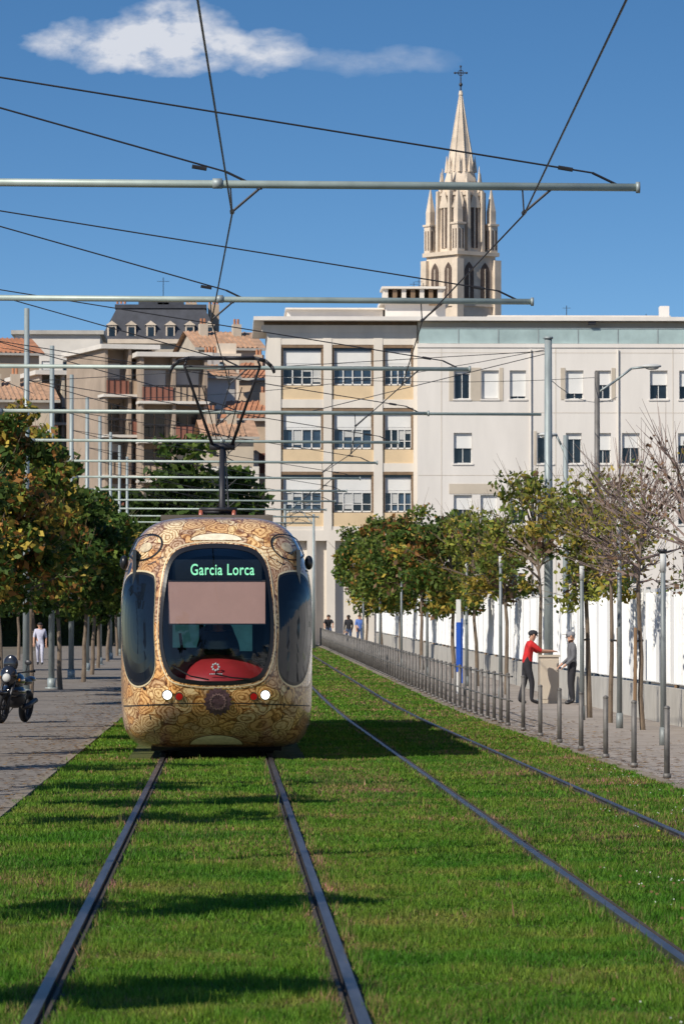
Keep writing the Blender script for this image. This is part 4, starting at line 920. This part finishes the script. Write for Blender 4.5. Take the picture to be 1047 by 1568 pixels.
for c in range(6):
    cx=x0+(x1-x0)*(c+.6)/6.2; b.box(cx-.36,cx+.36,D+.15,D+1.3,zt+.4,zt+1.5,m_stone); b.box(cx-.24,cx+.24,D+.12,D+.148,zt+.5,zt+1.35,m_glass)
    b.poly([(cx-.48,D+.05,zt+1.5),(cx+.48,D+.05,zt+1.5),(cx,D+.05,zt+1.85)],m_stone); b.poly([(cx-.48,D+.05,zt+1.5),(cx,D+.05,zt+1.85),(cx,D+1.5,zt+1.85),(cx-.48,D+1.5,zt+1.5)],m_slate); b.poly([(cx+.48,D+.05,zt+1.5),(cx+.48,D+1.5,zt+1.5),(cx,D+1.5,zt+1.85),(cx,D+.05,zt+1.85)],m_slate)
for cx in(x0+1.6,x0+5.0,x1-2.4,x1-.6):
    b.box(cx-.45,cx+.45,D+3,D+3.8,zt+.4,z2+.4+rnd.uniform(0,.3),m_wallA)
    for q in(-.3,0,.3): b.cyl((cx+q,D+3.4,z2+.5),(cx+q,D+3.4,z2+.95),.1,.08,7,m_tile)
b.cyl((x0+5,D+3,z2),(x0+5,D+3,z2+2.6),.03,.03,5,m_dark); b.cyl((x0+4.5,D+3,z2+2.3),(x0+5.5,D+3,z2+2.3),.02,.02,5,m_dark)
b.build('mansard_roof',e)

# ------------------------------------------------------------ church
D=550.; cx=BX(706,D); ch=empty('church',(cx,D,0)); cz=lambda p:BZ(p,D)
M_=Matrix.Translation((cx,D,0))@Matrix.Rotation(math.radians(37),4,'Z')
b=MB(M_); hw=2.95
def arch(b,cxx,w_,z0,z1,y,m,axis=0):
    pts=[(-w_/2,z0),(w_/2,z0),(w_/2,z1-w_*.8)]
    for k in range(1,6):
        t=k/6; pts.append((w_/2*(1-t**1.6),z1-w_*.8+w_*.8*t**.8))
    pts.append((0,z1))
    for k in range(5,0,-1):
        t=k/6; pts.append((-w_/2*(1-t**1.6),z1-w_*.8+w_*.8*t**.8))
    pts.append((-w_/2,z1-w_*.8))
    if axis==0: b.poly([(cxx+u,y,z) for u,z in pts],m)
    else: b.poly([(y,cxx-u,z) for u,z in pts],m)
b.box(-hw,hw,-hw,hw,0,cz(392),m_stone)
b.box(-hw-.35,hw+.35,-hw-.35,hw+.35,cz(392),cz(386),m_stone); b.box(-hw-.2,hw+.2,-hw-.2,hw+.2,cz(470),cz(466),m_stone)
for s1 in(-1,1):
    for s2 in(-1,1):
        x,y=s1*hw,s2*hw; b.box(x-.5,x+.5,y-.5,y+.5,0,cz(398),m_stone)
        px_,py_=s1*(hw-.35),s2*(hw-.35)
        b.box(px_-.55,px_+.55,py_-.55,py_+.55,cz(386),cz(345),m_stone); b.box(px_-.68,px_+.68,py_-.68,py_+.68,cz(345),cz(342),m_stone)
        b.box(px_-.4,px_+.4,py_-.4,py_+.4,cz(342),cz(322),m_stone); b.cyl((px_,py_,cz(322)),(px_,py_,cz(286)),.55,.04,4,m_stone)
        for q in(-.25,.25): b.box(px_+q-.1,px_+q+.1,py_-.57,py_-.551,cz(382),cz(352),m_opening); b.box(px_-.57,px_-.551,py_+q-.1,py_+q+.1,cz(382),cz(352),m_opening)
for u in(-1.25,1.25):
    for rr,mm,o_ in((1.9,m_stone,.05),(1.45,m_opening,.08)):
        arch(b,u,rr,cz(458),cz(402)+(.3 if rr>1.6 else 0),-hw-o_,mm,axis=0); arch(b,u,rr,cz(458),cz(402)+(.3 if rr>1.6 else 0),-hw-o_,mm,axis=1)
    b.box(u-.06,u+.06,-hw-.14,-hw-.09,cz(458),cz(412),m_stone); b.box(-hw-.14,-hw-.09,u-.06,u+.06,cz(458),cz(412),m_stone)
b.build('tower',ch)
b=MB(M_); R0=2.75
def octp(r,z,k): t=math.pi/8+k*math.pi/4; return (r*math.cos(t),r*math.sin(t),z)
lv=[(R0,cz(386)),(R0-.2,cz(300)),(R0,cz(299)),(R0,cz(295)),(2.1,cz(293)),(2.05,cz(276)),(1.75,cz(262)),(.16,cz(142))]
for (r0,z0),(r1,z1) in zip(lv[:-1],lv[1:]):
    for k in range(8): b.poly([octp(r0,z0,k),octp(r0,z0,k+1),octp(r1,z1,k+1),octp(r1,z1,k)],m_stone)
for k in range(8):
    b.cyl(octp(1.78,cz(262),k),octp(.17,cz(142),k),.09,.05,5,m_stone)
    t=k*math.pi/4; n=Vector((math.cos(t),math.sin(t),0)); u=Vector((-math.sin(t),math.cos(t),0)); c0=n*(R0*math.cos(math.pi/8)+.04)
    w_,zz0,zz1=1.0,cz(380),cz(308)
    P=[(-w_/2,zz0),(w_/2,zz0),(w_/2,zz1-1),(w_*.3,zz1-.4),(0,zz1),(-w_*.3,zz1-.4),(-w_/2,zz1-1)]
    b.poly([tuple(c0+u*a+Vector((0,0,z))) for a,z in P],m_opening)
    b.cyl(c0+Vector((0,0,cz(380))),c0+Vector((0,0,cz(312))),.12,.12,5,m_stone)
    g1=c0+n*.12; b.poly([tuple(g1+u*-.85+Vector((0,0,cz(318)))),tuple(g1+u*.85+Vector((0,0,cz(318)))),tuple(g1+Vector((0,0,cz(284))))],m_stone)
    ko=Vector(octp(R0+.14,0,k)); b.cyl(ko+Vector((0,0,cz(386))),ko+Vector((0,0,cz(292))),.32,.26,4,m_stone); ko2=Vector(octp(R0-.25,0,k)); b.cyl(ko2+Vector((0,0,cz(294))),ko2+Vector((0,0,cz(254+8*(k%2)))),.34,.03,4,m_stone)
    p=n*1.7; b.cyl(p+Vector((0,0,cz(262))),p+Vector((0,0,cz(236))),.3,.02,4,m_stone)
b.build('octagon_and_spire',ch)
z1=cz(142); b=MB(Matrix.Translation((cx,D,0))); b.cyl((0,0,z1),(0,0,z1+.5),.28,.2,8,m_stone); b.cyl((0,0,z1+.4),(0,0,cz(98)),.09,.06,6,m_dark)
b.cyl((-.65,0,cz(108)),(.65,0,cz(108)),.07,.07,6,m_dark); b.torus((0,0,cz(108)),.32,.05,(0,1,0),m_dark,16,5)
for s in(-1,1): b.ell((s*.7,0,cz(108)),.14,.08,.14,m_dark,8,6)
b.ell((0,0,cz(98)),.12,.08,.15,m_dark,8,6); b.ell((0,0,cz(126)),.22,.22,.25,m_dark,8,6)
b.build('cross',ch)
b=MB(M_); b.box(-5,5,2.95,40,0,22,m_stone); b.poly([(-5.3,2.9,22),(5.3,2.9,22),(0,2.9,28)],m_stone); b.poly([(-5.3,2.9,22),(0,2.9,28),(0,40,28),(-5.3,40,22)],m_tile); b.poly([(5.3,2.9,22),(5.3,40,22),(0,40,28),(0,2.9,28)],m_tile); b.build('nave',ch)

# ------------------------------------------------------------ sky, sun, camera
SE,SR=math.radians(38),math.radians(225)
w=bpy.data.worlds.new("World"); sc.world=w; w.use_nodes=True; nt=w.node_tree; L=nt.links.new; bg=nt.nodes['Background']
sky=N(nt,'ShaderNodeTexSky'); sky.sky_type='NISHITA'; sky.sun_disc=False; sky.sun_elevation=SE; sky.sun_rotation=SR; sky.air_density=1.0; sky.dust_density=.3; sky.ozone_density=2.2
tc=N(nt,'ShaderNodeTexCoord'); sp=N(nt,'ShaderNodeSeparateXYZ'); L(tc.outputs['Generated'],sp.inputs[0])
mz=N(nt,'ShaderNodeMath',operation='MULTIPLY_ADD'); mz.inputs[1].default_value=3.0; mz.inputs[2].default_value=.015; L(sp.outputs[2],mz.inputs[0])
cb=N(nt,'ShaderNodeCombineXYZ'); L(sp.outputs[0],cb.inputs[0]); L(sp.outputs[1],cb.inputs[1]); L(mz.outputs[0],cb.inputs[2])
nm=N(nt,'ShaderNodeVectorMath',operation='NORMALIZE'); L(cb.outputs[0],nm.inputs[0]); L(nm.outputs[0],sky.inputs['Vector'])
def mth(op,a,b_=None,c=None):
    n=N(nt,'ShaderNodeMath',operation=op)
    for i,v in enumerate((a,b_,c)):
        if v is None: continue
        if isinstance(v,(int,float)): n.inputs[i].default_value=v
        else: L(v,n.inputs[i])
    return n.outputs[0]
yy=mth('MAXIMUM',sp.outputs[1],.05); u0_=mth('DIVIDE',sp.outputs[0],yy); v0_=mth('DIVIDE',sp.outputs[2],yy)
cv=N(nt,'ShaderNodeCombineXYZ'); L(u0_,cv.inputs[0]); L(mth('MULTIPLY',v0_,1.7),cv.inputs[1])
nz=N(nt,'ShaderNodeTexNoise'); nz.inputs['Scale'].default_value=110; nz.inputs['Detail'].default_value=9; nz.inputs['Roughness'].default_value=.6; L(cv.outputs[0],nz.inputs['Vector'])
nw=N(nt,'ShaderNodeTexNoise'); nw.inputs['Scale'].default_value=140; nw.inputs['Detail'].default_value=4; L(cv.outputs[0],nw.inputs['Vector'])
sw=N(nt,'ShaderNodeSeparateXYZ'); L(nw.outputs['Color'],sw.inputs[0])
u=mth('ADD',u0_,mth('MULTIPLY_ADD',sw.outputs[0],.012,-.006)); v=mth('ADD',v0_,mth('MULTIPLY_ADD',sw.outputs[1],.006,-.003))
def blob(u0,v0,su,sv,amp):
    a=mth('POWER',mth('ABSOLUTE',mth('DIVIDE',mth('SUBTRACT',u,u0),su)),2); c=mth('POWER',mth('ABSOLUTE',mth('DIVIDE',mth('SUBTRACT',v,v0),sv)),2)
    return mth('MULTIPLY',mth('MAXIMUM',mth('SUBTRACT',1.0,mth('ADD',a,c)),0.0),amp)
B_=[blob((245-346)/7000,(969-70)/7000,.028,.0066,.95),blob((265-346)/7000,(969-42)/7000,.014,.0075,.9),blob((395-346)/7000,(969-76)/7000,.014,.0052,.6),blob((560-346)/7000,(969-90)/7000,.022,.0035,.18),blob((115-346)/7000,(969-62)/7000,.012,.0050,.6)]
t=B_[0]
for q in B_[1:]: t=mth('MAXIMUM',t,q)
dens=mth('MULTIPLY',t,mth('MULTIPLY_ADD',nz.outputs['Fac'],4.6,-1.15))
cl0=mth('MAXIMUM',mth('MINIMUM',dens,.93),0.0)
hs=N(nt,'ShaderNodeHueSaturation'); hs.inputs['Saturation'].default_value=1.27; L(sky.outputs[0],hs.inputs['Color'])
mx=N(nt,'ShaderNodeMix',data_type='RGBA'); L(cl0,mx.inputs[0]); L(hs.outputs[0],mx.inputs[6]); mx.inputs[7].default_value=(5.9,6.1,6.6,1)
L(mx.outputs[2],bg.inputs[0]); bg.inputs[1].default_value=.122
sl=bpy.data.lights.new('sun','SUN'); sl.energy=5.0; sl.angle=math.radians(.5); sl.color=(1,.93,.82); so=bpy.data.objects.new('sun',sl); sc.collection.objects.link(so)
ce=math.cos(SE); d=Vector((-ce*.7071,-ce*.7071,math.sin(SE))); so.rotation_euler=d.to_track_quat('Z','Y').to_euler(); so.location=(-60,-60,80)
cam=bpy.data.cameras.new('camera'); co=bpy.data.objects.new('camera',cam); sc.collection.objects.link(co); sc.camera=co
co.location=(0,0,CAMZ); cam.sensor_fit='HORIZONTAL'; cam.sensor_width=24; cam.lens=24*7000/1047; cam.clip_end=9000; cam.clip_start=.5
co.rotation_euler=Vector(((523.5-346)/7000,1,(969-784)/7000)).to_track_quat('-Z','Y').to_euler()
cam.dof.use_dof=True; cam.dof.focus_distance=63; cam.dof.aperture_fstop=13
sc.view_settings.view_transform='Standard'; sc.view_settings.look='None'; sc.view_settings.exposure=0
